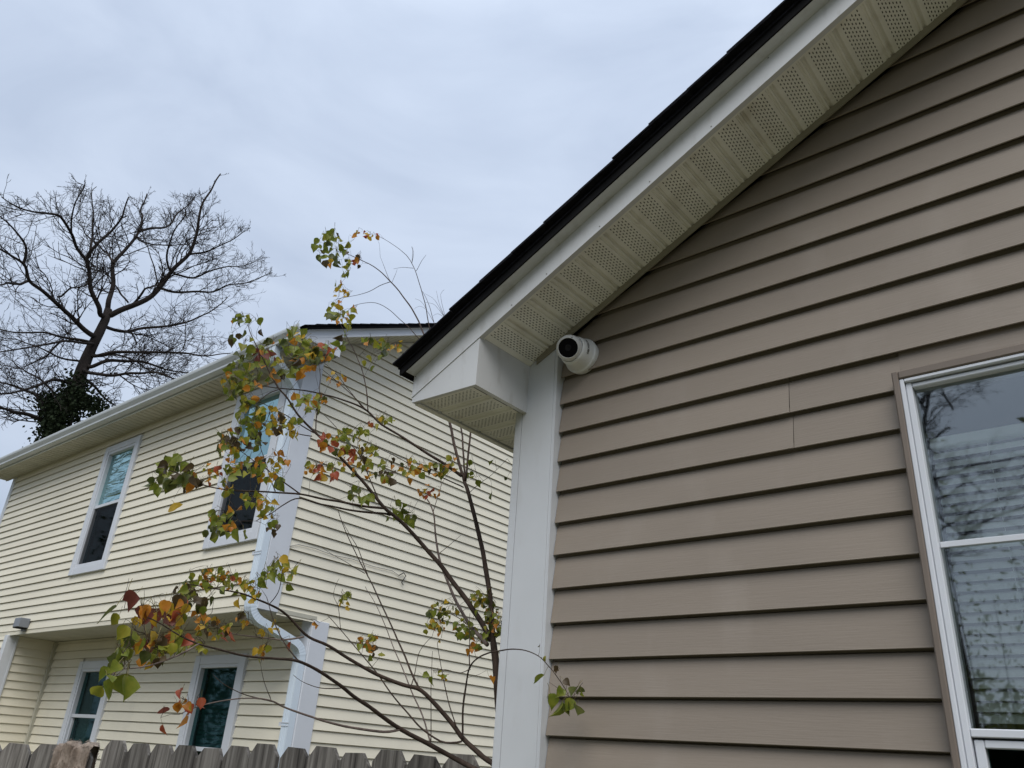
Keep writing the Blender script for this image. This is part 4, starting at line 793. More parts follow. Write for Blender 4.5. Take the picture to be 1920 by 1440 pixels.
# clusters: centre px, half-extent px, count, size px, Y depth, palette
CL = [
 ((622, 468), (33, 34), 24, 21, 2.23, 'ggggdddb'), ((612, 445), (12, 10), 5, 18, 2.23, 'gd'), ((690, 441), (26, 9), 8, 16, 2.31, 'ooyyr'), ((668, 490), (10, 14), 5, 18, 2.26, 'rrob'), ((650, 505), (14, 18), 7, 17, 2.24, 'gdl'),
 ((640, 545), (18, 16), 11, 14, 2.16, 'yyylo'), ((640, 585), (30, 20), 18, 17, 2.14, 'yylllo'), ((622, 592), (8, 6), 3, 22, 2.0, 'gd'), ((650, 610), (12, 12), 4, 18, 1.95, 'yl'),
 ((452, 600), (20, 11), 10, 19, 1.30, 'ggd'), ((484, 605), (8, 5), 2, 18, 1.31, 'g'), ((470, 640), (42, 18), 9, 24, 1.32, 'dddgb'),
 ((445, 685), (30, 22), 12, 25, 1.33, 'ggd'), ((500, 665), (30, 24), 12, 25, 1.37, 'goydm'), ((555, 645), (28, 28), 15, 26, 1.52, 'gggdd'), ((575, 670), (22, 24), 13, 27, 1.55, 'ggdd'), ((608, 662), (22, 16), 9, 24, 1.60, 'ooryg'), ((548, 690), (34, 22), 12, 27, 1.46, 'ggdbo'),
 ((640, 640), (14, 18), 4, 24, 1.75, 'dgb'), ((700, 655), (30, 20), 9, 24, 1.84, 'ggdl'), ((740, 653), (12, 6), 4, 15, 1.95, 'oyl'), ((690, 685), (14, 12), 3, 22, 1.84, 'gl'), ((752, 650), (8, 16), 4, 15, 2.0, 'oyo'),
 ((640, 705), (30, 18), 6, 19, 1.72, 'oyy'), ((445, 720), (30, 30), 26, 24, 1.36, 'gggld'), ((500, 712), (24, 18), 8, 22, 1.39, 'oygg'),
 ((470, 775), (26, 30), 26, 25, 1.35, 'gggddl'), ((505, 790), (26, 28), 18, 27, 1.39, 'ggdby'), ((545, 800), (22, 22), 10, 24, 1.44, 'glyg'), ((572, 757), (26, 24), 13, 25, 1.50, 'gggl'), ((600, 760), (12, 22), 6, 18, 1.57, 'gdo'),
 ((440, 825), (34, 22), 20, 24, 1.28, 'gdbblo'), ((480, 830), (18, 18), 7, 26, 1.36, 'dgb'), ((425, 845), (24, 12), 8, 20, 1.27, 'gdy'),
 ((320, 885), (36, 26), 22, 30, 1.14, 'ggdddbb'), ((300, 912), (24, 16), 6, 30, 1.12, 'gdd'), ((352, 905), (26, 18), 9, 28, 1.17, 'dgbo'), ((332, 945), (10, 8), 1, 36, 1.13, 'y'), ((396, 890), (20, 20), 9, 19, 1.22, 'oorlg'), ((425, 915), (22, 16), 7, 19, 1.26, 'oyg'),
 ((445, 875), (24, 24), 12, 24, 1.30, 'ggglo'), ((490, 885), (28, 24), 16, 23, 1.37, 'goyyg'), ((520, 870), (20, 22), 9, 22, 1.41, 'ooyl'), ((515, 905), (18, 10), 4, 30, 1.40, 'gd'),
 ((420, 975), (34, 24), 14, 24, 1.24, 'gggdo'), ((470, 945), (28, 20), 10, 22, 1.32, 'lyog'), ((500, 955), (20, 20), 10, 23, 1.37, 'lyg'), ((510, 985), (14, 18), 6, 22, 1.37, 'yogb'), ((460, 1000), (14, 8), 2, 38, 1.30, 'g'), ((405, 1005), (22, 8), 5, 26, 1.23, 'gd'),
 ((590, 882), (22, 18), 9, 20, 1.52, 'ooryg'), ((615, 890), (18, 14), 6, 22, 1.56, 'ory'), ((630, 880), (14, 14), 4, 22, 1.60, 'gl'), ((612, 830), (18, 16), 8, 22, 1.58, 'rroo'), ((640, 835), (18, 20), 9, 22, 1.64, 'gdlo'), ((662, 815), (28, 16), 10, 20, 1.72, 'ggdl'), ((650, 860), (16, 14), 6, 22, 1.66, 'rroy'),
 ((690, 850), (20, 20), 10, 20, 1.78, 'gybl'), ((680, 885), (22, 14), 9, 21, 1.75, 'dgyo'), ((668, 930), (16, 14), 5, 27, 1.72, 'ggd'), ((692, 935), (12, 14), 2, 34, 1.77, 'g'),
 ((730, 885), (26, 22), 15, 21, 1.87, 'gdbblo'), ((775, 885), (26, 22), 14, 21, 1.95, 'ggyoo'), ((805, 920), (20, 16), 9, 17, 2.05, 'ooyr'), ((815, 885), (20, 16), 10, 20, 2.02, 'oygb'), ((845, 870), (16, 16), 7, 18, 2.10, 'glo'), ((880, 880), (10, 14), 4, 18, 2.12, 'lg'),
 ((740, 960), (22, 18), 6, 24, 1.88, 'ggd'), ((772, 970), (10, 16), 5, 22, 1.95, 'ggd'), ((720, 790), (16, 18), 6, 18, 1.88, 'lyg'), ((700, 800), (10, 8), 3, 19, 1.83, 'or'),
 ((905, 905), (12, 6), 2, 24, 2.09, 'g'), ((916, 930), (4, 3), 1, 26, 2.08, 'g'), ((920, 867), (6, 5), 1, 20, 2.06, 'g'), ((964, 886), (5, 3), 1, 19, 2.07, 'd'), ((950, 897), (4, 2), 1, 14, 2.06, 'd'),
 ((528, 1070), (30, 26), 9, 27, 1.30, 'gggly'), ((545, 1105), (8, 8), 1, 25, 1.32, 'g'), ((505, 1075), (14, 16), 4, 28, 1.27, 'gg'), ((492, 1095), (10, 14), 4, 26, 1.25, 'gy'), 
 ((400, 1090), (46, 22), 24, 22, 1.12, 'gdlog'), ((450, 1095), (28, 18), 12, 20, 1.20, 'olgy'), ((350, 1115), (30, 22), 15, 27, 1.05, 'gdbby'), ((470, 1115), (18, 14), 7, 22, 1.24, 'yol'), ((398, 1085), (40, 8), 5, 18, 1.12, 'or'), ((447, 1138), (8, 8), 1, 34, 1.19, 'y'), ((380, 1135), (16, 14), 3, 34, 1.08, 'db'),
 ((290, 1150), (26, 22), 5, 38, .88, 'mmroy'), ((260, 1155), (20, 14), 4, 38, .85, 'mroy'), ((330, 1150), (28, 20), 8, 34, .95, 'mrboy'), ((243, 1127), (10, 8), 2, 40, .84, 'bm'), ((197, 1156), (5, 5), 1, 50, .80, 'd'), ((216, 1165), (5, 5), 1, 34, .82, 'l'),
 ((235, 1195), (24, 14), 7, 36, .82, 'gdl'), ((275, 1205), (26, 18), 9, 38, .86, 'ybmog'), ((310, 1215), (26, 14), 9, 30, .90, 'gglo'), ((230, 1230), (20, 12), 6, 34, .80, 'gdg'), ((335, 1195), (18, 20), 6, 34, .93, 'rgo'), ((330, 1160), (20, 14), 5, 30, .95, 'oy'),
 ((400, 1180), (34, 18), 16, 22, 1.15, 'gboyol'), ((375, 1160), (18, 16), 6, 26, 1.08, 'oyg'), ((430, 1195), (10, 8), 2, 30, 1.2, 'r'), ((455, 1160), (24, 10), 5, 20, 1.26, 'oby'), ((360, 1220), (30, 14), 8, 24, 1.0, 'gl'), ((285, 1240), (24, 12), 7, 28, .87, 'oydb'),
 ((488, 1190), (8, 5), 2, 28, 1.31, 'y'), ((515, 1180), (10, 10), 3, 26, 1.34, 'y'), ((490, 1225), (14, 14), 6, 24, 1.30, 'yol'), ((460, 1172), (8, 6), 2, 22, 1.27, 'y'), ((550, 1215), (10, 4), 1, 22, 1.4, 'r'),
 ((215, 1250), (16, 14), 4, 40, .77, 'ggd'), ((180, 1293), (4, 4), 1, 52, .74, 'l'), ((208, 1295), (5, 4), 1, 50, .75, 'g'), ((237, 1290), (5, 5), 2, 52, .77, 'g'), ((200, 1270), (10, 8), 2, 38, .75, 'g'),
 ((345, 1325), (20, 14), 6, 26, 1.10, 'ooryr'), ((335, 1302), (6, 4), 1, 24, 1.09, 'r'), ((372, 1325), (8, 8), 2, 26, 1.13, 'ro'), ((342, 1352), (8, 6), 1, 30, 1.10, 'o'), ((308, 1332), (6, 5), 1, 28, 1.07, 'm'), ((306, 1365), (5, 6), 1, 30, 1.07, 'r'),
 ((690, 1205), (24, 14), 12, 19, 1.76, 'ooygl'), ((700, 1225), (16, 10), 5, 18, 1.78, 'bgo'), ((648, 1132), (10, 14), 4, 22, 1.70, 'gly'), ((665, 1115), (14, 6), 3, 14, 1.7, 'lg'), ((600, 1175), (14, 8), 2, 15, 1.6, 'o'),
 ((830, 1150), (28, 22), 20, 19, 2.02, 'gggdy'), ((815, 1180), (18, 14), 10, 18, 1.98, 'oyyl'), ((868, 1180), (22, 18), 15, 19, 2.06, 'gggd'), ((905, 1130), (24, 24), 28, 17, 2.08, 'gggdl'), ((925, 1165), (16, 30), 26, 17, 2.08, 'ggdlo'), ((895, 1205), (20, 16), 10, 18, 2.07, 'gdo'), ((878, 1218), (8, 6), 3, 18, 1.92, 'o'),
 ((820, 1270), (22, 12), 6, 18, 1.84, 'gly'), ((811, 1278), (6, 4), 1, 22, 1.82, 'g'), ((920, 1278), (6, 3), 1, 18, 2.0, 'o'), ((823, 1201), (4, 3), 1, 17, 1.98, 'y'),
 ((1015, 1278), (4, 4), 1, 31, 1.83, 'g'), ((1033, 1314), (4, 4), 1, 32, 1.83, 'g'), ((1044, 1334), (4, 4), 1, 37, 1.83, 'g'), ((1066, 1325), (6, 5), 2, 33, 1.845, 'gd'), ((1086, 1330), (3, 3), 1, 34, 1.85, 'd'), ((1081, 1296), (5, 5), 2, 33, 1.85, 'db'), ((1093, 1300), (3, 3), 1, 20, 1.85, 'g'), ((1062, 1277), (3, 3), 1, 22, 1.85, 'b'), ((1040, 1254), (5, 4), 2, 22, 1.84, 'b'), ((1022, 1238), (3, 4), 1, 20, 1.835, 'l'), ((1050, 1300), (6, 6), 2, 24, 1.84, 'g'), ((1010, 1210), (2, 2), 1, 10, 1.83, 'd'),
]
LR = random.Random(21); leaves = []
for (cx_, cy_), (ex, ey), cnt, spx, Y_, pal in CL:
    for i in range(cnt if cnt < 4 else int(cnt*1.6)):
        for _ in range(20):
            a, b_ = LR.uniform(-1, 1), LR.uniform(-1, 1)
            if a*a+b_*b_ <= 1: break
        px_, py_ = cx_+a*ex, cy_+b_*ey; dep = Y_*(1+LR.uniform(-0.045, 0.045)) if cnt > 1 and px_ < 960 else Y_
        p_ = hit(px_, py_, 1, dep); depth = float(p_ @ CF)
        size = spx/F_PX*depth*LR.uniform(0.58, 1.1)*(0.83 if spx < 30 and cnt > 3 else 0.92)
        cc = LR.choice(pal)
        if cc in 'gd' and cnt > 7 and spx < 30 and LR.random() < 0.22: cc = LR.choice('llyyo')
        if cc in 'oy' and cnt > 3:
            if LR.random() < 0.08: cc = LR.choice('ggl')
            else: size *= 0.86
        leaves.append((p_, size, cc, spx))
# hang each leaf from the nearest wood with fine twiglets (minimum spanning growth)
nodesA = np.array(nodes); twV = MB(); todo = []
for (p_, size, c_, spx) in leaves:
    d_ = np.linalg.norm(nodesA-p_, axis=1); todo.append((d_.min(), p_, size, c_, spx))
todo.sort(key=lambda q: q[0]); node_list = list(nodesA); final = []
for d0, p_, size, c_, spx in todo:
    arr = np.array(node_list); d_ = np.linalg.norm(arr-p_, axis=1)+0.25*np.maximum(0, p_[2]-arr[:, 2])*0; j = int(d_.argmin()); q = arr[j]
    v = p_-q; dist = np.linalg.norm(v)
    dirn = v/(dist+1e-9)
    # leaf blade points outwards and droops
    blade = Vector(dirn)*0.55+Vector((LR.uniform(-1, 1), LR.uniform(-1, 1), LR.uniform(-1.0, 0.25)))*0.75+Vector((0, 0, -0.45)); blade.normalize()
    nrm = Vector((LR.uniform(-1, 1), LR.uniform(-1, 1), LR.uniform(-0.4, 1.0)))+Vector(-p_).normalized()*0.55
    xax = blade.cross(nrm); 
    if xax.length < 1e-4: xax = blade.orthogonal()
    xax.normalize(); zax = xax.cross(blade)
    base = Vector(p_)-blade*size*0.5
    tip = base-blade*size*0.6+zax*size*0.16          # petiole end
    tipn = np.array(tip); dd = np.linalg.norm(tipn-q)
    if dd > 0.006:
        mid = (tipn+q)/2+np.array([LR.uniform(-1, 1), LR.uniform(-1, 1), LR.uniform(-.2, .9)])*dd*0.10
        twV.tube([q, mid, tipn], [0.0008, 0.0006, 0.00045], 3, cap=False); node_list.append(mid); node_list.append(tipn)
    Mx = Matrix(((xax.x, blade.x, zax.x, base.x), (xax.y, blade.y, zax.y, base.y), (xax.z, blade.z, zax.z, base.z), (0, 0, 0, 1))) @ Matrix.Scale(size, 4)
    final.append((spx*LR.uniform(.9, 1.1), Mx, c_, LR.randrange(NVAR)))
twV.build('twigs', m_bark, sap)['kind'] = 'stuff'
final.sort(key=lambda q: -q[0]); so = Vector(OFF[sap.name])
for i, (spx, Mx, c_, v_) in enumerate(final[:300]):
    o = bpy.data.objects.new('leaf', leaf_mesh(v_, c_)); C.objects.link(o); o.parent = sap; o.matrix_local = Matrix.Translation(-so) @ Mx
order = list(LM); V = []; Fc = []; MI = []
for spx, Mx, c_, v_ in final[300:]:
    lv_, lf_ = LV[v_]; b0 = len(V); V += [tuple(Mx @ Vector(q)) for q in lv_]; Fc += [tuple(k_+b0 for k_ in f) for f in lf_]
    MI += [order.index(c_)]*(len(lf_)-NPET)+[len(order)]*NPET
fo = build('small_leaves', V, Fc, [LM[k_] for k_ in order]+[m_pet], sap, smooth=True); fo.data.polygons.foreach_set('material_index', MI); fo['kind'] = 'stuff'
print('leaves', len(final))

# ---- the tall bare tree behind the cream house
TD = 20.0                                      # distance along the ground
def far(px, py, dz=0.0):
    d = ray(px, py); h = math.hypot(d[0], d[1]); return d*((TD+dz)/h)
def z1(x, y_): return (x/3.0, 300+y_/3.0)
LIMBS = [
 ([(560, 870), (555, 830), (510, 740), (500, 640), (490, 560), (540, 480), (640, 380), (690, 310), (725, 210)], .13, -1.5),
 ([(495, 570), (440, 500), (405, 420), (340, 320), (270, 300), (180, 290), (100, 260), (10, 210)], .085, -3),
 ([(505, 545), (515, 470), (520, 400), (525, 300), (515, 190), (545, 150)], .07, 1),
 ([(410, 430), (400, 350), (420, 250), (470, 150), (420, 120)], .05, -2),
 ([(600, 870), (610, 800), (630, 720), (640, 580), (700, 510), (770, 420), (800, 330), (790, 280), (830, 190)], .14, 1.5),
 ([(640, 580), (600, 520), (540, 470), (470, 400), (440, 330)], .06, 3),
 ([(785, 400), (870, 380), (950, 370), (1000, 300), (1060, 250), (1100, 190)], .07, 2),
 ([(770, 430), (800, 460), (900, 480), (1050, 470), (1150, 440)], .05, 3),
 ([(630, 865), (740, 815), (850, 765), (920, 690), (975, 615), (1060, 530), (1105, 410), (1130, 280), (1190, 150), (1245, 75)], .15, -1),
 ([(960, 630), (940, 540), (960, 430), (1030, 330), (1040, 280)], .06, -2),
 ([(975, 640), (1090, 662), (1200, 620), (1290, 600), (1380, 600), (1480, 540)], .06, 1),
 ([(900, 722), (960, 742), (1090, 740), (1200, 745), (1290, 700), (1400, 685), (1530, 640)], .07, -2),
 ([(1055, 535), (1130, 520), (1200, 500), (1300, 450), (1410, 375)], .06, -2),
 ([(740, 815), (800, 740), (850, 715), (910, 700)], .07, -1.5),
 ([(720, 800), (680, 760), (650, 710), (600, 640), (540, 600), (500, 590)], .05, 2),
 ([(515, 985), (420, 900), (330, 820), (250, 740), (170, 680), (140, 590), (70, 540), (0, 500), (-80, 480)], .13, -2),
 ([(135, 580), (145, 490), (85, 400), (10, 330), (-40, 300)], .07, -1),
 ([(175, 685), (85, 692), (0, 700), (-90, 720)], .07, -3),
 ([(330, 770), (390, 720), (470, 705), (500, 680)], .05, -2.5),
 ([(600, 940), (700, 962), (800, 950), (960, 930), (1100, 890), (1200, 850), (1280, 770)], .09, 2),
 ([(690, 960), (800, 990), (900, 1020), (980, 1080)], .045, 3),
 ([(1030, 1060), (1040, 980), (1040, 900)], .03, 1),
 ([(540, 1105), (640, 1080), (760, 1080), (900, 1085), (1050, 1085), (1170, 1100), (1300, 1090)], .09, -2),
 ([(505, 1165), (600, 1132), (700, 1130), (800, 1132), (930, 1172), (1090, 1200)], .10, -1),
 ([(540, 1100), (640, 1095), (760, 1125), (850, 1185), (1000, 1225)], .06, 1),
 ([(495, 1192), (620, 1202), (760, 1202), (870, 1200), (1000, 1238), (1100, 1260)], .09, -3),
 ([(475, 1235), (530, 1270), (570, 1330), (660, 1390), (720, 1430)], .09, 2),
 ([(525, 1030), (420, 1010), (340, 990), (250, 972), (120, 968), (0, 955), (-120, 945)], .08, 2),
 ([(505, 1032), (370, 1020), (180, 1050), (0, 1080), (-120, 1090)], .07, -2),
 ([(440, 1130), (330, 1110), (200, 1050), (90, 1010), (0, 1000)], .06, 1),
 ([(390, 1252), (300, 1240), (150, 1292), (0, 1325), (-100, 1340)], .09, -2),
 ([(255, 1410), (230, 1370), (180, 1312), (80, 1270), (0, 1250), (-90, 1240)], .10, 2),
 ([(300, 1480), (160, 1430), (80, 1410), (0, 1388), (-90, 1370)], .13, -1),
 ([(300, 1310), (220, 1230), (120, 1180), (0, 1150)], .06, 3),
 ([(640, 1200), (720, 1250), (800, 1290), (870, 1310)], .04, 0),
 ([(740, 970), (760, 1040), (740, 1060)], .04, 1),
 ([(360, 1010), (300, 1060), (250, 1120), (130, 1160), (30, 1155)], .05, 0),
]
bt = thing('bare_tree', tuple(np.r_[far(95, 830)[:2], GND]), 'tall leafless tree with dark spreading branches behind the cream house roof', 'tree')
tp = [far(*z1(x, y_)) for x, y_ in [(300, 1520), (330, 1440), (420, 1300), (470, 1160), (520, 1050), (570, 950), (600, 875), (610, 840)]]
bpt = tp[0]; trunk_pts = [np.array([bpt[0]-0.15, bpt[1]-.1, GND]), np.array([bpt[0]-0.1, bpt[1], (GND+bpt[2])/2])]+tp
Q = smooth_path(trunk_pts, 34)
for i in range(2, 33): Q[i] += 0.03*np.array(noise.noise_vector(Vector(Q[i]*0.9)))
MB().tube(Q, np.interp(np.linspace(0, 1, 34), [0, .5, .8, 1], [.30, .23, .155, .09]), 12).build('trunk', m_bark_old, bt, smooth=True)
TR = random.Random(5); limbs = []; twig_mb = MB()
def proj(p_):
    dz_ = p_ @ CF; return 960+F_PX*(p_ @ CR)/dz_, 720-F_PX*(p_ @ CU)/dz_
ENV = ([-60, 0, 60, 130, 170, 250, 330, 380, 412, 440, 480, 515, 700], [380, 376, 372, 346, 352, 372, 366, 358, 334, 388, 440, 510, 700])
def grow(P0, d, ln, r, lvl):
    px_, py_ = proj(P0+d*ln)
    if py_ < np.interp(px_, *ENV)-2: ln *= 0.45
    n = 4 if lvl > 1 else 6; P = [P0]; dd = d.copy()
    for i in range(n):
        dd = dd+np.array([TR.gauss(0, .20), TR.gauss(0, .20), TR.gauss(0.03, .18)]); dd /= np.linalg.norm(dd); P.append(P[-1]+dd*ln/n)
    P = np.array(P); twig_mb.tube(P, np.linspace(r, max(0.0026, r*0.4), n+1), 3 if lvl > 0 else 5, cap=False)
    if lvl < 3:
        kids = {0: 8, 1: 5, 2: 3}[lvl]
        for c_ in range(kids):
            t = TR.uniform(0.18, 1.0); i = min(n-1, int(t*n)); p_ = P[i]+(P[i+1]-P[i])*(t*n-i); tdir = (P[i+1]-P[i]); tdir /= np.linalg.norm(tdir)
            sidev = np.array([TR.gauss(0, 1), TR.gauss(0, 1), TR.gauss(0.25, .8)]); sidev -= tdir*(sidev@tdir); sidev /= np.linalg.norm(sidev)
            nd = tdir*TR.uniform(.55, .9)+sidev*TR.uniform(.45, .85); nd /= np.linalg.norm(nd)
            grow(p_, nd, ln*TR.uniform(.38, .62)*(1-0.35*t), max(0.0036, r*0.55), lvl+1)
for pts, r0, dzz in LIMBS:
    tl = [(600, 875), (570, 950), (520, 1050), (470, 1160), (420, 1300), (330, 1440)]
    dm = min(((pts[0][0]-(a[0]*(1-t)+b_[0]*t))**2+(pts[0][1]-(a[1]*(1-t)+b_[1]*t))**2, (a[0]*(1-t)+b_[0]*t, a[1]*(1-t)+b_[1]*t)) for a, b_ in zip(tl[:-1], tl[1:]) for t in np.linspace(0, 1, 9))
    if 4 < dm[0]**.5 < 90: pts = [dm[1]]+pts
    n0 = len(pts); P = [far(*z1(x, y_), dz=dzz*(i/(n0-1))**1.2) for i, (x, y_) in enumerate(pts)]; n = n0*4; Q = smooth_path(P, n)
    for i in range(1, n): Q[i] += 0.05*np.array(noise.noise_vector(Vector(Q[i]*1.7)))
    rr = r0*0.50*np.linspace(1, 0.22, n)
    MB().tube(Q, rr, 7).build('limb', m_bark_old, bt, smooth=True)
    L_ = np.linalg.norm(np.diff(Q, axis=0), axis=1).sum(); kids = int(4+L_*5.0)
    for c_ in range(kids):
        t = TR.uniform(0.15, 1.0); i = min(n-2, int(t*(n-1))); tdir = Q[i+1]-Q[i]; tdir /= np.linalg.norm(tdir)
        sidev = np.array([TR.gauss(0, 1), TR.gauss(0, 1), TR.gauss(0.12, .8)]); sidev -= tdir*(sidev@tdir); sidev /= np.linalg.norm(sidev)
        nd = tdir*TR.uniform(.5, 1.0)+sidev*TR.uniform(.5, .9); nd /= np.linalg.norm(nd)
        grow(Q[i], nd, TR.uniform(0.5, 1.5)*(0.6+0.5*min(1, L_/5))*(1-0.45*max(0, t-0.6)/0.4), max(0.0072, rr[i]*0.38), 1)
twig_mb.build('twigs', m_bark_old, bt)['kind'] = 'stuff'
# ivy mass round its trunk
iv = MB(); IR = random.Random(3)
for (a, c_, rx, ry, cnt) in ((122, 768, 24, 27, 1700), (97, 800, 18, 32, 1700), (150, 752, 34, 18, 900), (140, 728, 20, 22, 800), (182, 768, 22, 16, 420), (85, 752, 20, 18, 260), (90, 850, 30, 40, 900)):
    for i in range(cnt):
        u = Vector((IR.gauss(0, .6), IR.gauss(0, .6), IR.gauss(0, .5))); u.x += 0.5*noise.noise(Vector((u.y*2.2, a, u.z)))
        p_ = far(a+u.x*rx, c_+u.y*ry, dz=u.z*0.9-0.15); s_ = IR.uniform(.02, .05)
        e1 = Vector((IR.gauss(0, 1), IR.gauss(0, 1), IR.gauss(0, 1))).normalized(); e2 = e1.orthogonal().normalized()
        a_, b_ = np.array(e1)*s_, np.array(e2)*s_*0.8
        iv.add([p_-a_, p_-a_*0.1+b_, p_+a_, p_-a_*0.1-b_], [(0, 1, 2, 3)])
ivt = thing('ivy', tuple(np.r_[far(100, 830)[:2], GND]), 'dense dark ivy clump wrapped round the bare tree trunk above the gutter', 'ivy')
iv.build('foliage', m_ivy, ivt)['kind'] = 'stuff'
st = MB(); st.tube([far(110, 900, -.5), far(125, 830, -.45), far(140, 760, -.45), far(155, 720, -.4)], [.05, .045, .03, .015], 6); st.build('stem', m_bark_old, ivt)

# ================================================================== RUG ON THE FENCE
m_rug = mat('shaggy_rug', (0.15, 0.115, 0.09), 0.95, 0.1, 0.3, 16, col2=(0.38, 0.32, 0.27), bump=1.0, bscale=160)
dF = np.array([math.cos(R(211)), math.sin(R(211)), 0]); nF = np.array([-dF[1], dF[0], 0]); nF = nF if nF[1] > 0 else -nF
rg0 = np.array([endP[0]-0.03, endP[1]-0.03, 0])
V = []; Fc = []; nu, nv = 36, 30; wdt = 0.165; RG = random.Random(8)
for i in range(nu+1):
    u = -0.005+wdt*i/nu
    for j in range(nv+1):
        v = -0.42+0.62*j/nv                    # <0 in front of the fence, >0 behind
        fold = 0.019*math.sin(u*75+1.2*math.sin(v*9))+0.006*math.sin(u*160+v*6)
        if abs(v) < 0.035: a = v/0.035*math.pi/2; off = -0.026*-math.sin(a)*1.0; z_ = -0.058+0.024*math.cos(a)
        else: off = math.copysign(0.026, v); z_ = -0.058-(abs(v)-0.035)
        off_ = off+(-abs(fold)*1.3 if v < 0 else abs(fold))
        p_ = rg0+dF*(u+0.010*math.sin(v*14))+nF*(0.008+off_)+np.array([0, 0, z_+fold*0.5])
        p_ = p_+0.0035*np.array(noise.noise_vector(Vector(p_*60)))
        V.append(p_)
for i in range(nu):
    for j in range(nv): a = i*(nv+1)+j; Fc.append((a, a+1, a+nv+2, a+nv+1))
rug = build('rug', V, Fc, m_rug, None, smooth=True, loc=(rg0[0], rg0[1], -0.48)); tag(rug, 'shaggy pinkish brown rug draped over the fence top', 'rug')
pile = MB()
for k_ in range(5200):
    i = RG.randrange(len(V)); p_ = np.array(V[i])+np.array([RG.uniform(-.004, .004), RG.uniform(-.004, .004), RG.uniform(-.007, .007)]); d_ = np.array([RG.gauss(0, 1), RG.gauss(0, 1), RG.gauss(-.2, 1)]); d_ /= np.linalg.norm(d_)
    e_ = np.cross(d_, [0.3, 0.5, 0.8]); e_ /= np.linalg.norm(e_)+1e-9; pile.add([p_-e_*0.0012, p_+e_*0.0012, p_+d_*RG.uniform(.006, .013)], [(0, 1, 2)])
po = pile.build('pile', m_rug, rug); po['kind'] = 'stuff'

# ================================================================== TREES REFLECTED IN THE PANES (behind the viewer)
def copy_tree(src, loc, rz, sc, label):
    r_ = src.copy(); C.objects.link(r_); r_.location = loc; r_.rotation_euler = (0, 0, rz); r_.scale = (sc, sc, sc); r_['label'] = label
    for ch in list(src.children):
        c_ = ch.copy(); C.objects.link(c_); c_.parent = r_
    return r_
oc = (far(200, 560)-far(95, 830))[:2]*0.72; rc_ = R(150); oc = (oc[0]*math.cos(rc_)-oc[1]*math.sin(rc_), oc[0]*math.sin(rc_)+oc[1]*math.cos(rc_))
copy_tree(bt, (-3.7-oc[0], -13.0-oc[1], 0), rc_, 0.72, 'leafless tree mirrored in the tan house window glass')
ev = thing('evergreen_tree', (0.2, -8.5, GND), 'leafy evergreen tree mirrored in the tan house window glass', 'tree')
MB().tube(smooth_path([(0.2, -8.5, GND), (0.25, -8.55, 0.4), (0.1, -8.4, 2.6), (0.2, -8.5, 5.6)], 14), np.linspace(.10, .02, 14), 8).build('trunk', m_bark_old, ev, smooth=True)
cr_ = MB(); ER = random.Random(4)
for k_ in range(60):
    a = ER.uniform(0, 6.28); rr_ = ER.uniform(0.2, 2.3); zc_2 = ER.uniform(-0.6, 6.4); rr_ *= (1-0.14*max(0, zc_2)); c0 = np.array([0.2+rr_*math.cos(a), -8.5+rr_*math.sin(a), zc_2])
    cr_.tube([np.array([0.2, -8.5, max(-.8, zc_2-0.5)]), c0], [.02, .006], 4, cap=False)
    for i in range(70):
        p_ = c0+np.array([ER.gauss(0, .26), ER.gauss(0, .26), ER.gauss(0, .22)]); s_ = ER.uniform(.05, .11); e1 = Vector((ER.gauss(0, 1), ER.gauss(0, 1), ER.gauss(0, 1))).normalized(); e2 = e1.orthogonal().normalized(); a_, b_ = np.array(e1)*s_, np.array(e2)*s_*.45
        cr_.add([p_-a_, p_+b_, p_+a_, p_-b_], [(0, 1, 2, 3)])
cr_.build('crown', LM['d'], ev)['kind'] = 'stuff'

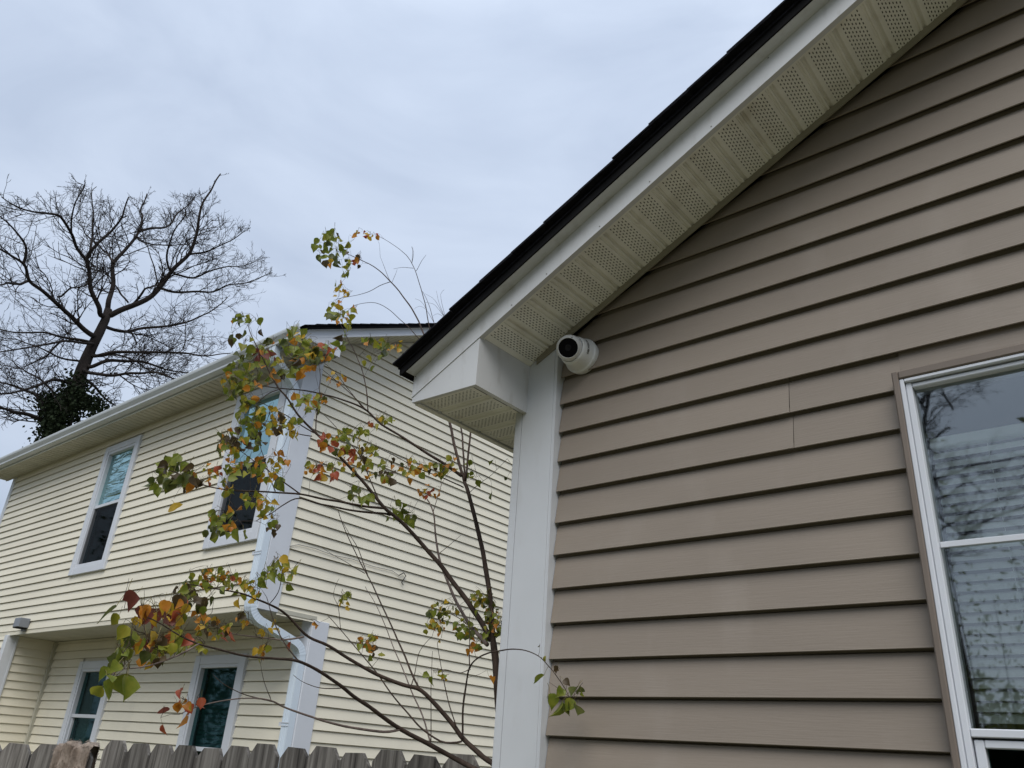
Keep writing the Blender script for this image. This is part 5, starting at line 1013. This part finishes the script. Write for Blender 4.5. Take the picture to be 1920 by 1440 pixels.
# added row of trees behind the viewer: blocks low sky light, darkens pane reflections
tl_ = MB(); WR = random.Random(11)
for k_ in range(150):
    az = R(-172+k_*(178/150.0))+WR.uniform(-.02, .02); rad = WR.uniform(20, 29); hgt = WR.uniform(5.0, 10.5) if not R(-130) < az < R(-88) else WR.uniform(2.6, 4.4); c0 = np.array([rad*math.cos(az), rad*math.sin(az), 0])
    tl_.tube([c0+[0, 0, GND], c0+[WR.uniform(-.4, .4), WR.uniform(-.4, .4), GND+hgt*0.8]], [.16, .05], 5, cap=False)
    for i in range(850):
        u = WR.random(); rr_ = 2.3*math.sqrt(max(0.05, math.sin(math.pi*min(1, 0.1+u*0.9))))*WR.random()**.5; a = WR.uniform(0, 6.28)
        p_ = c0+np.array([rr_*math.cos(a), rr_*math.sin(a), GND+0.3+hgt*u]); s_ = WR.uniform(.05, .15)
        e1 = Vector((WR.gauss(0, 1), WR.gauss(0, 1), WR.gauss(0, 1))).normalized(); e2 = e1.orthogonal().normalized(); a_, b_ = np.array(e1)*s_, np.array(e2)*s_*.6
        tl_.add([p_-a_, p_+b_, p_+a_, p_-b_], [(0, 1, 2, 3)])
tag(tl_.build('sky_blocking_trees', LM['d']), 'added out-of-view row of trees that blocks low sky light and darkens pane reflections', None, None, 'stuff')

sh = thing('tall_shrub', (-2.2, -7.0, GND), 'tall thin-stemmed leafy shrub mirrored in the lower tan house window pane', 'shrub')
HR = random.Random(17); stm = MB(); lfm = MB()
for k_ in range(26):
    bx_, by_ = HR.uniform(-4.6, 0.4), HR.uniform(-7.9, -6.3); hh_ = HR.uniform(1.9, 3.9); lx, ly = HR.uniform(-.5, .5), HR.uniform(-.4, .4)
    pth = smooth_path([(bx_, by_, GND), (bx_+lx*.2, by_+ly*.3, 0.3), (bx_+lx*.6, by_+ly*.7, hh_*0.65), (bx_+lx, by_+ly, hh_)], 12); stm.tube(pth, np.linspace(.012, .003, 12), 5, cap=False)
    for i in range(170):
        c0 = pth[HR.randrange(3, 12)]; p_ = c0+np.array([HR.gauss(0, .16), HR.gauss(0, .16), HR.gauss(0, .14)]); s_ = HR.uniform(.02, .05)
        e1 = Vector((HR.gauss(0, 1), HR.gauss(0, 1), HR.gauss(-.5, 1))).normalized(); e2 = e1.orthogonal().normalized(); a_, b_ = np.array(e1)*s_, np.array(e2)*s_*.42
        lfm.add([p_-a_, p_+b_, p_+a_, p_-b_], [(0, 1, 2, 3)])
stm.build('stems', m_bark_old, sh)['kind'] = 'stuff'; lfm.build('foliage', LM['d'], sh)['kind'] = 'stuff'
